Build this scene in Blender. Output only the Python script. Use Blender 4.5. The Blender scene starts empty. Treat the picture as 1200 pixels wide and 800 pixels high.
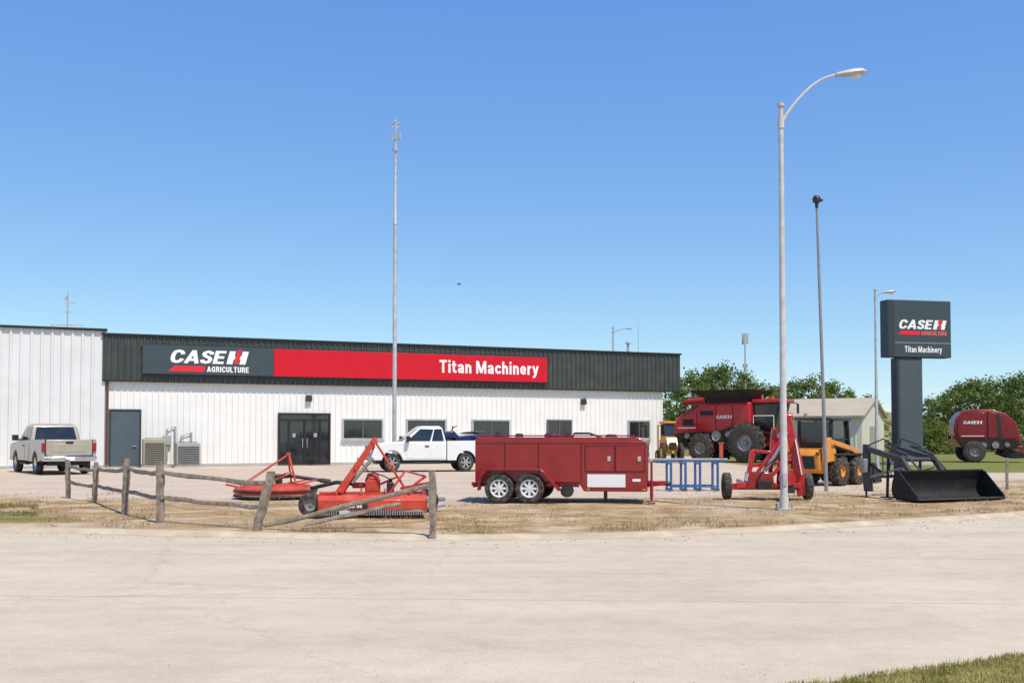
import bpy, bmesh, math, random
from mathutils import Vector, Matrix, noise
random.seed(7)
PI=math.pi
S=bpy.context.scene
C=S.collection
R=math.radians
V=Vector
# ------------------------------------------------------------------ camera model (slight pitch plus lens shift)
F=1233.0; H=1.5; CYP=470.0; TH=math.atan((512-CYP)/F); cT,sT=math.cos(TH),math.sin(TH)
CAM=V((0,0,H))
def ray(px,py):
    u=(px-600)/F; v=(CYP-py)/F
    return V((u,cT-sT*v,sT+cT*v))
def G(px,py,z=0.0):
    r=ray(px,py); t=(z-H)/r.z
    return V((r.x*t,r.y*t,z))
def A(px,py,Y):
    r=ray(px,py); t=Y/r.y
    return V((r.x*t,Y,H+r.z*t))
def rot2(x,y,a): return (x*math.cos(a)-y*math.sin(a), x*math.sin(a)+y*math.cos(a))
def anchor(px,py,lx,ly,yaw,sx=1,sy=1):
    g=G(px,py); x,y=rot2(lx*sx,ly*sy,yaw)
    return V((g.x-x,g.y-y,0))
# ------------------------------------------------------------------ materials
def mat(name,col,rough=.5,metal=0,var=.12,scale=3,bump=0,bscale=40,coat=0,dust=0,dustcol=(.46,.36,.25),spec=.5,detail=5):
    m=bpy.data.materials.new(name); m.use_nodes=True
    nt=m.node_tree; N=nt.nodes; L=nt.links
    b=N['Principled BSDF']
    tc=N.new('ShaderNodeTexCoord')
    n=N.new('ShaderNodeTexNoise'); n.inputs['Scale'].default_value=scale; n.inputs['Detail'].default_value=detail
    L.new(tc.outputs['Object'],n.inputs['Vector'])
    mr=N.new('ShaderNodeMapRange'); mr.inputs[1].default_value=.3; mr.inputs[2].default_value=.7
    L.new(n.outputs['Fac'],mr.inputs[0])
    mx=N.new('ShaderNodeMix'); mx.data_type='RGBA'
    mx.inputs[6].default_value=(*[c*(1-var) for c in col],1); mx.inputs[7].default_value=(*[min(1,c*(1+var)) for c in col],1)
    L.new(mr.outputs[0],mx.inputs[0])
    out=mx.outputs[2]
    if dust:
        n2=N.new('ShaderNodeTexNoise'); n2.inputs['Scale'].default_value=scale*2.3; n2.inputs['Detail'].default_value=8
        L.new(tc.outputs['Object'],n2.inputs['Vector'])
        m2=N.new('ShaderNodeMapRange'); m2.inputs[1].default_value=.42; m2.inputs[2].default_value=.75; m2.inputs[4].default_value=dust
        L.new(n2.outputs['Fac'],m2.inputs[0])
        mx2=N.new('ShaderNodeMix'); mx2.data_type='RGBA'; mx2.inputs[7].default_value=(*dustcol,1)
        L.new(m2.outputs[0],mx2.inputs[0]); L.new(out,mx2.inputs[6]); out=mx2.outputs[2]
    L.new(out,b.inputs['Base Color'])
    rr=N.new('ShaderNodeMapRange'); rr.inputs[3].default_value=max(.02,rough-.08); rr.inputs[4].default_value=min(1,rough+.1)
    L.new(n.outputs['Fac'],rr.inputs[0]); L.new(rr.outputs[0],b.inputs['Roughness'])
    b.inputs['Metallic'].default_value=metal
    b.inputs['Coat Weight'].default_value=coat; b.inputs['Coat Roughness'].default_value=.08
    b.inputs['Specular IOR Level'].default_value=spec
    if bump:
        n3=N.new('ShaderNodeTexNoise'); n3.inputs['Scale'].default_value=bscale; n3.inputs['Detail'].default_value=6
        L.new(tc.outputs['Object'],n3.inputs['Vector'])
        bp=N.new('ShaderNodeBump'); bp.inputs['Strength'].default_value=bump; bp.inputs['Distance'].default_value=.02
        L.new(n3.outputs['Fac'],bp.inputs['Height']); L.new(bp.outputs[0],b.inputs['Normal'])
    return m
M={}
M['red']=mat('red_paint',(.46,.010,.015),.34,coat=.3,var=.18,dust=.10,spec=.4)
M['redsign']=mat('red_sign_face',(.60,.010,.024),.5,var=.04,spec=.25)
M['orange']=mat('orange_red_paint',(.54,.042,.013),.45,coat=.15,var=.18,dust=.2)
M['deepred']=mat('deep_red_paint',(.29,.005,.010),.18,coat=.65,var=.12,dust=.02,spec=.5)
M['deepreddark']=mat('dark_red_seam',(.09,.003,.005),.4,var=.1)
M['crimson']=mat('crimson_paint',(.21,.006,.013),.35,coat=.2,var=.15,dust=.06,spec=.35)
M['yellow']=mat('yellow_orange_paint',(.68,.25,.012),.4,coat=.3,dust=.14)
M['pale_yellow']=mat('yellow_paint',(.68,.42,.02),.45,dust=.12)
M['blue']=mat('blue_paint',(.022,.12,.30),.45,dust=.08)
M['navy']=mat('navy_plastic',(.015,.03,.12),.35)
M['white_paint']=mat('white_car_paint',(.80,.80,.78),.3,coat=.5,var=.03,dust=.05)
M['silver_paint']=mat('silver_car_paint',(.43,.385,.32),.38,metal=.25,coat=.3,var=.06,dust=.2)
M['black']=mat('black_paint',(.018,.018,.02),.45,dust=.08)
M['mattblack']=mat('matt_black_paint',(.020,.020,.021),.65,dust=.08,spec=.25)
M['bucketblack']=mat('bucket_black_paint',(.014,.014,.015),.6,dust=.03,spec=.3)
M['armgrey']=mat('dark_grey_paint',(.055,.057,.06),.5,dust=.08,spec=.35)
M['blackplastic']=mat('black_plastic',(.025,.025,.027),.6,spec=.3)
M['tyre']=mat('tyre_rubber',(.022,.021,.021),.85,dust=.30,scale=6)
M['glass']=mat('tinted_glass',(.018,.022,.026),.05,var=.3,spec=.8,coat=.3)
M['cabglass']=mat('cab_glass',(.022,.028,.034),.06,var=.4,spec=.7,coat=.3,scale=1.2)
M['chrome']=mat('chrome',(.66,.66,.67),.2,metal=1,var=.05)
M['rimwhite']=mat('bright_wheel_paint',(.80,.80,.80),.3,metal=.2,var=.04)
M['steel']=mat('grey_steel',(.30,.30,.30),.5,metal=.35,dust=.15)
M['galv']=mat('galvanised_steel',(.46,.46,.45),.55,metal=.25,var=.15,dust=.15,scale=5)
M['polewhite']=mat('weathered_pole_paint',(.56,.54,.51),.6,var=.12,dust=.30,dustcol=(.30,.25,.2),scale=4)
M['wall']=mat('white_metal_cladding',(.82,.81,.785),.45,var=.035,scale=.7,dust=.14,dustcol=(.62,.58,.51))
M['wallwing']=mat('pale_metal_cladding',(.71,.72,.72),.45,var=.05,scale=.5,dust=.10)
M['fascia']=mat('dark_green_grey_cladding',(.046,.056,.052),.42,var=.12,scale=.7,dust=.06)
M['signgrey']=mat('slate_sign_face',(.055,.076,.088),.5,var=.05,spec=.25)
M['slatepost']=mat('slate_post_face',(.075,.098,.112),.5,var=.06,spec=.25,dust=.05)
M['signside']=mat('slate_sign_edge',(.030,.040,.046),.5,var=.05)
M['white']=mat('white_vinyl',(.86,.86,.85),.45,var=.01)
M['redvinyl']=mat('red_vinyl',(.78,.016,.03),.45,var=.02)
M['palered']=mat('light_red_vinyl',(.90,.14,.13),.45,var=.02)
M['door']=mat('slate_door_paint',(.075,.105,.125),.45,var=.08)
M['bronze']=mat('bronze_frame',(.035,.030,.027),.4,metal=.4)
M['frame']=mat('aluminium_frame',(.50,.50,.50),.4,metal=.4)
M['darkframe']=mat('dark_window_frame',(.10,.10,.10),.5)
M['brown']=mat('brown_downspout',(.10,.05,.035),.5)
M['roof']=mat('grey_roof_sheet',(.3,.3,.3),.6)
M['tan']=mat('tan_enamel',(.38,.34,.26),.5,dust=.1)
M['acgrey']=mat('grey_enamel',(.38,.38,.37),.5,dust=.1)
M['wood']=mat('weathered_grey_wood',(.25,.205,.16),.85,var=.45,scale=9,bump=.7,bscale=30,dust=.25)
M['bark']=mat('tree_bark',(.10,.075,.055),.9,var=.3,bump=.5)
M['lamp_red']=mat('red_lens',(.30,.01,.01),.25,coat=.4)
M['lamp_clear']=mat('clear_lens',(.7,.7,.68),.12,coat=.6)
M['amber']=mat('amber_lens',(.6,.2,.02),.2)
M['shed']=mat('shed_beige_cladding',(.68,.62,.52),.5,var=.04,scale=.5)
M['shedroof']=mat('shed_tan_roof',(.46,.39,.29),.55,var=.06,scale=.5,spec=.2)
M['darkgrille']=mat('dark_grille',(.012,.012,.013),.6)
M['concrete_base']=mat('concrete_footing',(.48,.43,.37),.85,var=.12,bump=.3)
M['pebble']=mat('pebbles',(.42,.34,.25),.9,var=.3,scale=2)
def leafmat(name,c0,c1,sc):
    m=bpy.data.materials.new(name); m.use_nodes=True; nt=m.node_tree; N=nt.nodes; L=nt.links; b=N['Principled BSDF']
    tc=N.new('ShaderNodeTexCoord'); n=N.new('ShaderNodeTexNoise'); n.inputs['Scale'].default_value=sc; n.inputs['Detail'].default_value=8
    L.new(tc.outputs['Object'],n.inputs['Vector'])
    cr=N.new('ShaderNodeValToRGB'); cr.color_ramp.elements[0].position=.34; cr.color_ramp.elements[1].position=.66
    cr.color_ramp.elements[0].color=(*c0,1); cr.color_ramp.elements[1].color=(*c1,1)
    L.new(n.outputs['Fac'],cr.inputs[0]); L.new(cr.outputs[0],b.inputs['Base Color'])
    b.inputs['Roughness'].default_value=.75; b.inputs['Specular IOR Level'].default_value=.15
    tr=N.new('ShaderNodeBsdfTranslucent'); L.new(cr.outputs[0],tr.inputs['Color'])
    ms=N.new('ShaderNodeMixShader'); ms.inputs[0].default_value=.35; L.new(b.outputs[0],ms.inputs[1]); L.new(tr.outputs[0],ms.inputs[2])
    L.new(ms.outputs[0],N['Material Output'].inputs['Surface'])
    return m
M['leaf']=leafmat('tree_leaves',(.085,.125,.028),(.26,.31,.08),.9)
M['leafdark']=leafmat('dark_tree_leaves',(.06,.10,.025),(.20,.25,.06),.9)
M['leafpale']=leafmat('pale_tree_leaves',(.11,.15,.04),(.33,.37,.11),.9)
M['grass']=leafmat('grass_blades',(.20,.20,.05),(.50,.43,.16),3)
M['straw']=leafmat('dry_straw',(.22,.14,.06),(.52,.38,.19),4)
M['weed']=leafmat('green_weeds',(.14,.16,.04),(.30,.28,.09),4)

# ------------------------------------------------------------------ bold sign lettering drawn as strokes
LW=.19; hL=LW/2; XH=.72
def _glyphs():
    h=hL; W={}
    arch=[(h,.46),(.16,.58),(.26,XH-h),(.35,.57),(.385,.46),(.385,0)]
    W['T']=(.56,[[(0,1-h),(.56,1-h)],[(.28,0),(.28,1)]])
    W['i']=(.19,[[(h,0),(h,XH)],[(h,.83),(h,1)]])
    W['t']=(.34,[[(.14,.93),(.14,.24),(.17,.13),(.25,h),(.34,h)],[(0,XH-.08),(.33,XH-.08)]])
    W['a']=(.48,[[(.07,.50),(.12,.59),(.23,XH-h),(.33,.60),(.385,.50),(.385,0)],[(.385,.39),(.25,.36),(.13,.30),(.095,.20),(.13,.11),(.22,.085),(.32,.13),(.385,.22)]])
    W['n']=(.48,[[(h,0),(h,XH)],arch])
    W['M']=(.80,[[(h,0),(h,1)],[(.705,0),(.705,1)],[(.13,.97),(.40,.05)],[(.67,.97),(.40,.05)]])
    W['c']=(.46,[[(.42,.49),(.36,.59),(.25,XH-h),(.14,.57),(h,.44),(h,.28),(.14,.15),(.25,h),(.36,.13),(.42,.24)]])
    W['h']=(.48,[[(h,0),(h,1)],arch])
    W['e']=(.48,[[(.10,.35),(.385,.35),(.385,.46),(.34,.58),(.24,XH-h),(.14,.57),(h,.44),(h,.28),(.14,.15),(.25,h),(.35,.12),(.42,.2)]])
    W['r']=(.32,[[(h,0),(h,XH)],[(h,.45),(.15,.57),(.24,.625),(.32,.625)]])
    W['y']=(.48,[[(.07,XH),(.25,.05)],[(.42,XH),(.25,.06),(.20,-.10),(.13,-.155),(.03,-.155)]])
    cc=[(.525,.66),(.47,.82),(.38,.89),(.29,1-h),(.17,.85),(.11,.7),(h,.5),(.11,.3),(.17,.15),(.29,h),(.40,.12),(.48,.2),(.53,.34)]
    W['C']=(.60,[cc]); W['G']=(.60,[cc[:-2]+[(.48,.2)],[(.31,.44),(.575,.44)],[(.48,.5),(.48,.02)]])
    W['A']=(.66,[[(.08,0),(.33,.98)],[(.58,0),(.33,.98)],[(.16,.27),(.50,.27)]])
    W['S']=(.54,[[(.47,.70),(.43,.83),(.27,1-h),(.13,.83),(.105,.72),(.15,.6),(.27,.52),(.40,.43),(.445,.3),(.40,.14),(.27,h),(.12,.14),(.07,.30)]])
    W['E']=(.5,[[(h,0),(h,1)],[(h,1-h),(.5,1-h)],[(h,.5),(.46,.5)],[(h,h),(.5,h)]])
    rb=[(h,1-h),(.33,1-h),(.43,.84),(.455,.73),(.43,.6),(.33,.51),(h,.51)]
    W['R']=(.56,[[(h,0),(h,1)],rb,[(.30,.5),(.42,.35),(.465,0)]])
    W['B']=(.56,[[(h,0),(h,1)],rb,[(.3,.5),(.43,.41),(.465,.29),(.43,.15),(.33,h),(h,h)]])
    W['I']=(.19,[[(h,0),(h,1)]]); W['L']=(.46,[[(h,0),(h,1)],[(h,h),(.46,h)]])
    W['U']=(.56,[[(h,1),(h,.3),(.14,.15),(.28,h),(.42,.15),(.465,.3),(.465,1)]])
    W['O']=(.58,[[(.29,1-h),(.17,.85),(.11,.7),(h,.5),(.11,.3),(.17,.15),(.29,h),(.41,.15),(.47,.3),(.485,.5),(.47,.7),(.41,.85),(.29,1-h)]])
    six=[(.45,.76),(.38,.88),(.28,1-h),(.16,.82),(h,.6),(h,.3),(.15,.14),(.27,h),(.40,.15),(.445,.3),(.40,.46),(.27,.53),(.14,.45)]
    W['6']=(.54,[six]); W['9']=(.54,[[(.54-x,1-y) for x,y in six]])
    return W
GL=_glyphs()
def ribbon(pts,w):
    n=len(pts); out=[]
    def nr(a,b):
        d=V((b[0]-a[0],b[1]-a[1])); d.normalize(); return V((-d.y,d.x))
    for i in range(n):
        if i==0: m=nr(pts[0],pts[1])
        elif i==n-1: m=nr(pts[-2],pts[-1])
        else:
            a=nr(pts[i-1],pts[i]); b=nr(pts[i],pts[i+1]); m=(a+b).normalized(); m=m/max(.5,m.dot(a))
        if pts[0]==pts[-1] and i in(0,n-1):
            a=nr(pts[-2],pts[-1]); b=nr(pts[0],pts[1]); m=(a+b).normalized(); m=m/max(.5,m.dot(a))
        p=V(pts[i]); out.append((p+m*w/2,p-m*w/2))
    return out
_tg={}
def text_geo(txt,track=.075,lw=LW):
    k=(txt,track,lw)
    if k in _tg: return _tg[k]
    x=0; res=[]
    for ch in txt:
        if ch==' ': x+=.25; continue
        wd,strokes=GL[ch]
        for si,st in enumerate(strokes): res.append((si,[[(a.x+x,a.y),(b.x+x,b.y)] for a,b in ribbon(st,lw)]))
        x+=wd+track
    tw=x-track
    _tg[k]=[(si,[[(p[0]/tw,p[1]) for p in pr] for pr in rb]) for si,rb in res]
    return _tg[k]
# ------------------------------------------------------------------ mesh builder
class MB:
    def __init__(s): s.bm=bmesh.new()
    def box(s,c,d,rot=None):
        r=bmesh.ops.create_cube(s.bm,size=1)
        m=Matrix.Translation(c)@(rot.to_4x4() if rot is not None else Matrix())@Matrix.Diagonal((d[0],d[1],d[2],1))
        bmesh.ops.transform(s.bm,matrix=m,verts=r['verts']); return s
    def bx(s,x0,x1,y0,y1,z0,z1): return s.box(((x0+x1)/2,(y0+y1)/2,(z0+z1)/2),(abs(x1-x0),abs(y1-y0),abs(z1-z0)))
    def poly(s,pts):
        s.bm.faces.new([s.bm.verts.new(p) for p in pts]); return s
    def loft(s,rings,cap=True):
        vr=[[s.bm.verts.new(p) for p in r] for r in rings]; n=len(vr[0])
        for a,b in zip(vr,vr[1:]):
            for i in range(n): s.bm.faces.new((a[i],a[(i+1)%n],b[(i+1)%n],b[i]))
        if cap: s.bm.faces.new(vr[0][::-1]); s.bm.faces.new(vr[-1])
        return s
    def prism(s,pts,a0,a1,axis='y'):
        f={'y':lambda p,a:(p[0],a,p[1]),'x':lambda p,a:(a,p[0],p[1]),'z':lambda p,a:(p[0],p[1],a)}[axis]
        return s.loft([[f(p,a0) for p in pts],[f(p,a1) for p in pts]])
    def bar(s,p0,p1,w,h,w2=None,h2=None):
        p0,p1=V(p0),V(p1); d=(p1-p0).normalized()
        side=d.cross(V((0,0,1)))
        if side.length<1e-3: side=V((0,1,0))
        side.normalize(); up=side.cross(d)
        w2=w2 or w; h2=h2 or h
        def rg(p,w,h): return [p+side*w/2+up*h/2,p-side*w/2+up*h/2,p-side*w/2-up*h/2,p+side*w/2-up*h/2]
        return s.loft([rg(p0,w,h),rg(p1,w2,h2)])
    def path(s,pts,r,n=10):
        pts=[V(p) for p in pts]
        if not isinstance(r,(list,tuple)): r=[r]*len(pts)
        rings=[]; ref=None
        for i,p in enumerate(pts):
            d=(pts[min(i+1,len(pts)-1)]-pts[max(i-1,0)]).normalized()
            if ref is None:
                ref=V((0,0,1)) if abs(d.z)<.9 else V((1,0,0))
            a=d.cross(ref)
            if a.length<1e-3: a=d.cross(V((0,1,0)))
            a.normalize(); b=a.cross(d); ref=b
            rings.append([p+(a*math.cos(2*PI*k/n)+b*math.sin(2*PI*k/n))*r[i] for k in range(n)])
        return s.loft(rings)
    def tube(s,p0,p1,r,r2=None,n=10): return s.path([p0,p1],[r,r if r2 is None else r2],n)
    def lathe(s,prof,c=(0,0,0),axis='z',n=24):
        c=V(c); vs=[]
        f={'z':lambda r,a,t:V((r*math.cos(t),r*math.sin(t),a)),'y':lambda r,a,t:V((r*math.cos(t),a,r*math.sin(t))),'x':lambda r,a,t:V((a,r*math.cos(t),r*math.sin(t)))}[axis]
        for i in range(n):
            t=2*PI*i/n; vs.append([s.bm.verts.new(c+f(r,a,t)) for r,a in prof])
        for i in range(n):
            a,b=vs[i],vs[(i+1)%n]
            for j in range(len(prof)-1): s.bm.faces.new((a[j],b[j],b[j+1],a[j+1]))
        bmesh.ops.remove_doubles(s.bm,verts=[v for r in vs for v in r],dist=1e-5)
        return s
    def ribs(s,x0,x1,z0,z1,y,pitch,depth,w=.12):
        xs=[(x0,y)]; x=x0+pitch*.5
        while x+w<x1:
            xs+=[(x-w/2,y),(x-w/4,y-depth),(x+w/4,y-depth),(x+w/2,y)]; x+=pitch
        xs.append((x1,y))
        b=[s.bm.verts.new((p[0],p[1],z0)) for p in xs]; t=[s.bm.verts.new((p[0],p[1],z1)) for p in xs]
        for i in range(len(xs)-1): s.bm.faces.new((b[i],b[i+1],t[i+1],t[i]))
        return s
    def text(s,txt,o,xd,up,w,h,shear=0,track=.075,lw=LW):
        o,xd,up=V(o),V(xd),V(up); nrm=xd.cross(up).normalized()
        for si,rb in text_geo(txt,track,lw):
            vv=[[s.bm.verts.new(o+xd*(x*w+shear*y*h)+up*(y*h)+nrm*(.0012*si)) for x,y in pr] for pr in rb]
            for a,b in zip(vv,vv[1:]): s.bm.faces.new((a[0],a[1],b[1],b[0]))
        return s
    def pl(s,pts,o,xd,up):
        o,xd,up=V(o),V(xd),V(up)
        return s.poly([o+xd*x+up*y for x,y in pts])
    def build(s,name,m,parent=None,bev=0,org=None,seg=2,angle=35,recalc=True):
        if recalc: bmesh.ops.recalc_face_normals(s.bm,faces=s.bm.faces[:])
        if org is not None: bmesh.ops.translate(s.bm,vec=-V(org),verts=s.bm.verts[:])
        me=bpy.data.meshes.new(name); s.bm.to_mesh(me); s.bm.free()
        me.materials.append(m)
        me.polygons.foreach_set('use_smooth',[True]*len(me.polygons)); me.set_sharp_from_angle(angle=R(angle))
        o=bpy.data.objects.new(name,me); C.objects.link(o)
        if parent is not None: o.parent=parent
        if bev:
            b=o.modifiers.new('bevel','BEVEL'); b.width=bev; b.segments=seg; b.limit_method='ANGLE'; b.angle_limit=R(40); b.harden_normals=False
        return o
def tag(o,label,cat,group=None):
    o['label']=label; o['category']=cat
    if group: o['group']=group
    return o
def thing(name,label,cat,loc=(0,0,0),yaw=0,group=None,scale=1):
    o=bpy.data.objects.new(name,None); C.objects.link(o); o.location=loc; o.rotation_euler=(0,0,yaw)
    o.scale=scale if isinstance(scale,tuple) else (scale,)*3
    o.empty_display_size=.2
    return tag(o,label,cat,group)
def struct(o): o['kind']='structure'; return o
def lettering(t,txts,m,name='lettering'):
    b=MB()
    for a in txts: b.text(*a)
    return b.build(name,m,t,recalc=False)
# maker's emblem: wide italic white word, white H monogram with a red I in it, red bar and small word below
def emblem(t,o,xd,up,w,small='palered'):
    k=w/94.0; o,xd,up=V(o),V(xd)*k,V(up)*k
    nrm=xd.cross(up).normalized(); CH=15.5; B0=9.8
    W=MB()
    for si,rb in text_geo('CASE',.05):
        vv=[[W.bm.verts.new(o+xd*(1+x*61+.26*CH*y)+up*(B0+y*CH)+nrm*(.0012*si)) for x,y in pr] for pr in rb]
        for a,b in zip(vv,vv[1:]): W.bm.faces.new((a[0],a[1],b[1],b[0]))
    W.build('lettering',M['white'],t,recalc=False)
    sh=lambda pts:[(x+.26*(y-B0),y) for x,y in pts]
    T=B0+CH; mid=B0+CH*.5
    W=MB()
    for pts in ([(65.5,B0),(72.5,B0),(72.5,T),(65.5,T)],[(80.5,B0),(87.5,B0),(87.5,T),(80.5,T)]): W.pl(sh(pts),o,xd,up)
    for pts in ([(72.5,mid-2),(73.7,mid-2),(73.7,mid+2),(72.5,mid+2)],[(79.3,mid-2),(80.5,mid-2),(80.5,mid+2),(79.3,mid+2)]): W.pl(sh(pts),o,xd,up)
    W.build('emblem_letter',M['white'],t,recalc=False)
    E=MB(); E.pl(sh([(74.2,B0),(78.8,B0),(78.8,T),(79.6,T+2.6),(74.2,T+.8)]),o,xd,up); E.build('emblem_mark',M['redvinyl'],t,recalc=False)
    if small:
        E=MB(); E.pl([(0,0),(40,0),(42,6.5),(7,6.5)],o,xd,up); E.build('emblem_stripe',M['redvinyl'],t,recalc=False)
        W=MB()
        for si,rb in text_geo('AGRICULTURE',.10):
            vv=[[W.bm.verts.new(o+xd*(43.5+x*48)+up*(.1+y*6.6)+nrm*(.0012*si)) for x,y in pr] for pr in rb]
            for a,b in zip(vv,vv[1:]): W.bm.faces.new((a[0],a[1],b[1],b[0]))
        W.build('lettering',M[small],t,recalc=False)
def wheel(t,x,y,r,w,rim='steel',rr=.6,spokes=6,lug=0,z=None,side=1,n=28,name='wheel'):
    z=r if z is None else z
    b=MB(); h=w/2
    b.lathe([(rr*r,-h*.75),(rr*r*1.04,-h*.9),(r*.86,-h),(r*.97,-h*.85),(r,-h*.55),(r,h*.55),(r*.97,h*.85),(r*.86,h),(rr*r*1.04,h*.9),(rr*r,h*.75)],(x,y,z),'y',n)
    b.lathe([(0,0),(rr*r,0)],(x,y,z),'y',n)
    if lug:
        for i in range(lug):
            for s_ in (-1,1):
                a=2*PI*(i+(.5 if s_>0 else 0))/lug
                m=Matrix.Rotation(-a,3,'Y')@Matrix.Rotation(.5*s_,3,'X')
                b.box((x+math.cos(a)*r*1.0,y+s_*h*.45,z+math.sin(a)*r*1.0),(r*.09,w*.52,r*.07),m)
    o=b.build(name,M['tyre'],t)
    q=MB(); R_=rr*r; s_=side
    q.lathe([(R_*1.0,s_*h*.8),(R_*.93,s_*h*.82),(R_*.86,s_*h*.45),(R_*.8,s_*h*.3)],(x,y,z),'y',n)
    q.lathe([(0,s_*h*.62),(R_*.2,s_*h*.62),(R_*.26,s_*h*.5),(R_*.26,s_*h*.1)],(x,y,z),'y',12)
    if spokes:
        for i in range(spokes):
            a=2*PI*i/spokes
            q.box((x+math.cos(a)*R_*.55,y+s_*h*.45,z+math.sin(a)*R_*.55),(R_*.68,h*.25,R_*(.30 if spokes<8 else .26)),Matrix.Rotation(-a,3,'Y'))
    else:
        q.lathe([(R_*.26,s_*h*.25),(R_*.5,s_*h*.3),(R_*.84,s_*h*.36)],(x,y,z),'y',n)
        for i in range(8):
            a=2*PI*i/8; q.tube((x+math.cos(a)*R_*.4,y+s_*h*.2,z+math.sin(a)*R_*.4),(x+math.cos(a)*R_*.4,y+s_*h*.42,z+math.sin(a)*R_*.4),R_*.045,n=6)
    q.build('rim',M[rim],o)
    return o
def pane(b,c,u0,u1,v0,v1,off=.012):
    b0,b1,t1,t0=[V(p) for p in c]
    nrm=(b1-b0).cross(t0-b0).normalized()*off
    def P(u,v): return (b0.lerp(b1,u)).lerp(t0.lerp(t1,u),v)+nrm
    b.poly([P(u0,v0),P(u1,v0),P(u1,v1),P(u0,v1)]); return b

# ------------------------------------------------------------------ world, light, camera
w=bpy.data.worlds.new('World'); S.world=w; w.use_nodes=True
nt=w.node_tree; sky=nt.nodes.new('ShaderNodeTexSky'); sky.sky_type='NISHITA'; sky.sun_disc=False
sd=V((.60,-.80,0)).normalized(); EL=R(60)
sky.sun_elevation=EL; sky.sun_rotation=math.atan2(sd.x,sd.y); sky.air_density=1.0; sky.dust_density=.15; sky.ozone_density=3.5; sky.altitude=900
bg=nt.nodes['Background']; bg.inputs[1].default_value=.115
mu=nt.nodes.new('ShaderNodeVectorMath'); mu.operation='MULTIPLY_ADD'; mu.inputs[1].default_value=(.98,.97,.52); mu.inputs[2].default_value=(.18,1.0,4.8)
nt.links.new(sky.outputs[0],mu.inputs[0]); nt.links.new(mu.outputs[0],bg.inputs[0])
sun=bpy.data.lights.new('sun','SUN'); sun.energy=4.6; sun.angle=R(.53); sun.color=(1,.905,.755)
so=bpy.data.objects.new('sun',sun); C.objects.link(so)
dv=V((sd.x*math.cos(EL),sd.y*math.cos(EL),math.sin(EL))); so.rotation_euler=dv.to_track_quat('Z','Y').to_euler(); so.location=(30,-30,60)
cam=bpy.data.cameras.new('camera'); cam.sensor_width=36; cam.lens=36*F/1200; cam.clip_end=6000; cam.clip_start=.1; cam.shift_y=(CYP-400)/1200
co=bpy.data.objects.new('camera',cam); C.objects.link(co); co.location=CAM; co.rotation_euler=(PI/2+TH,0,0); S.camera=co
S.view_settings.view_transform='Standard'; S.view_settings.look='None'; S.view_settings.exposure=0

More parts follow.
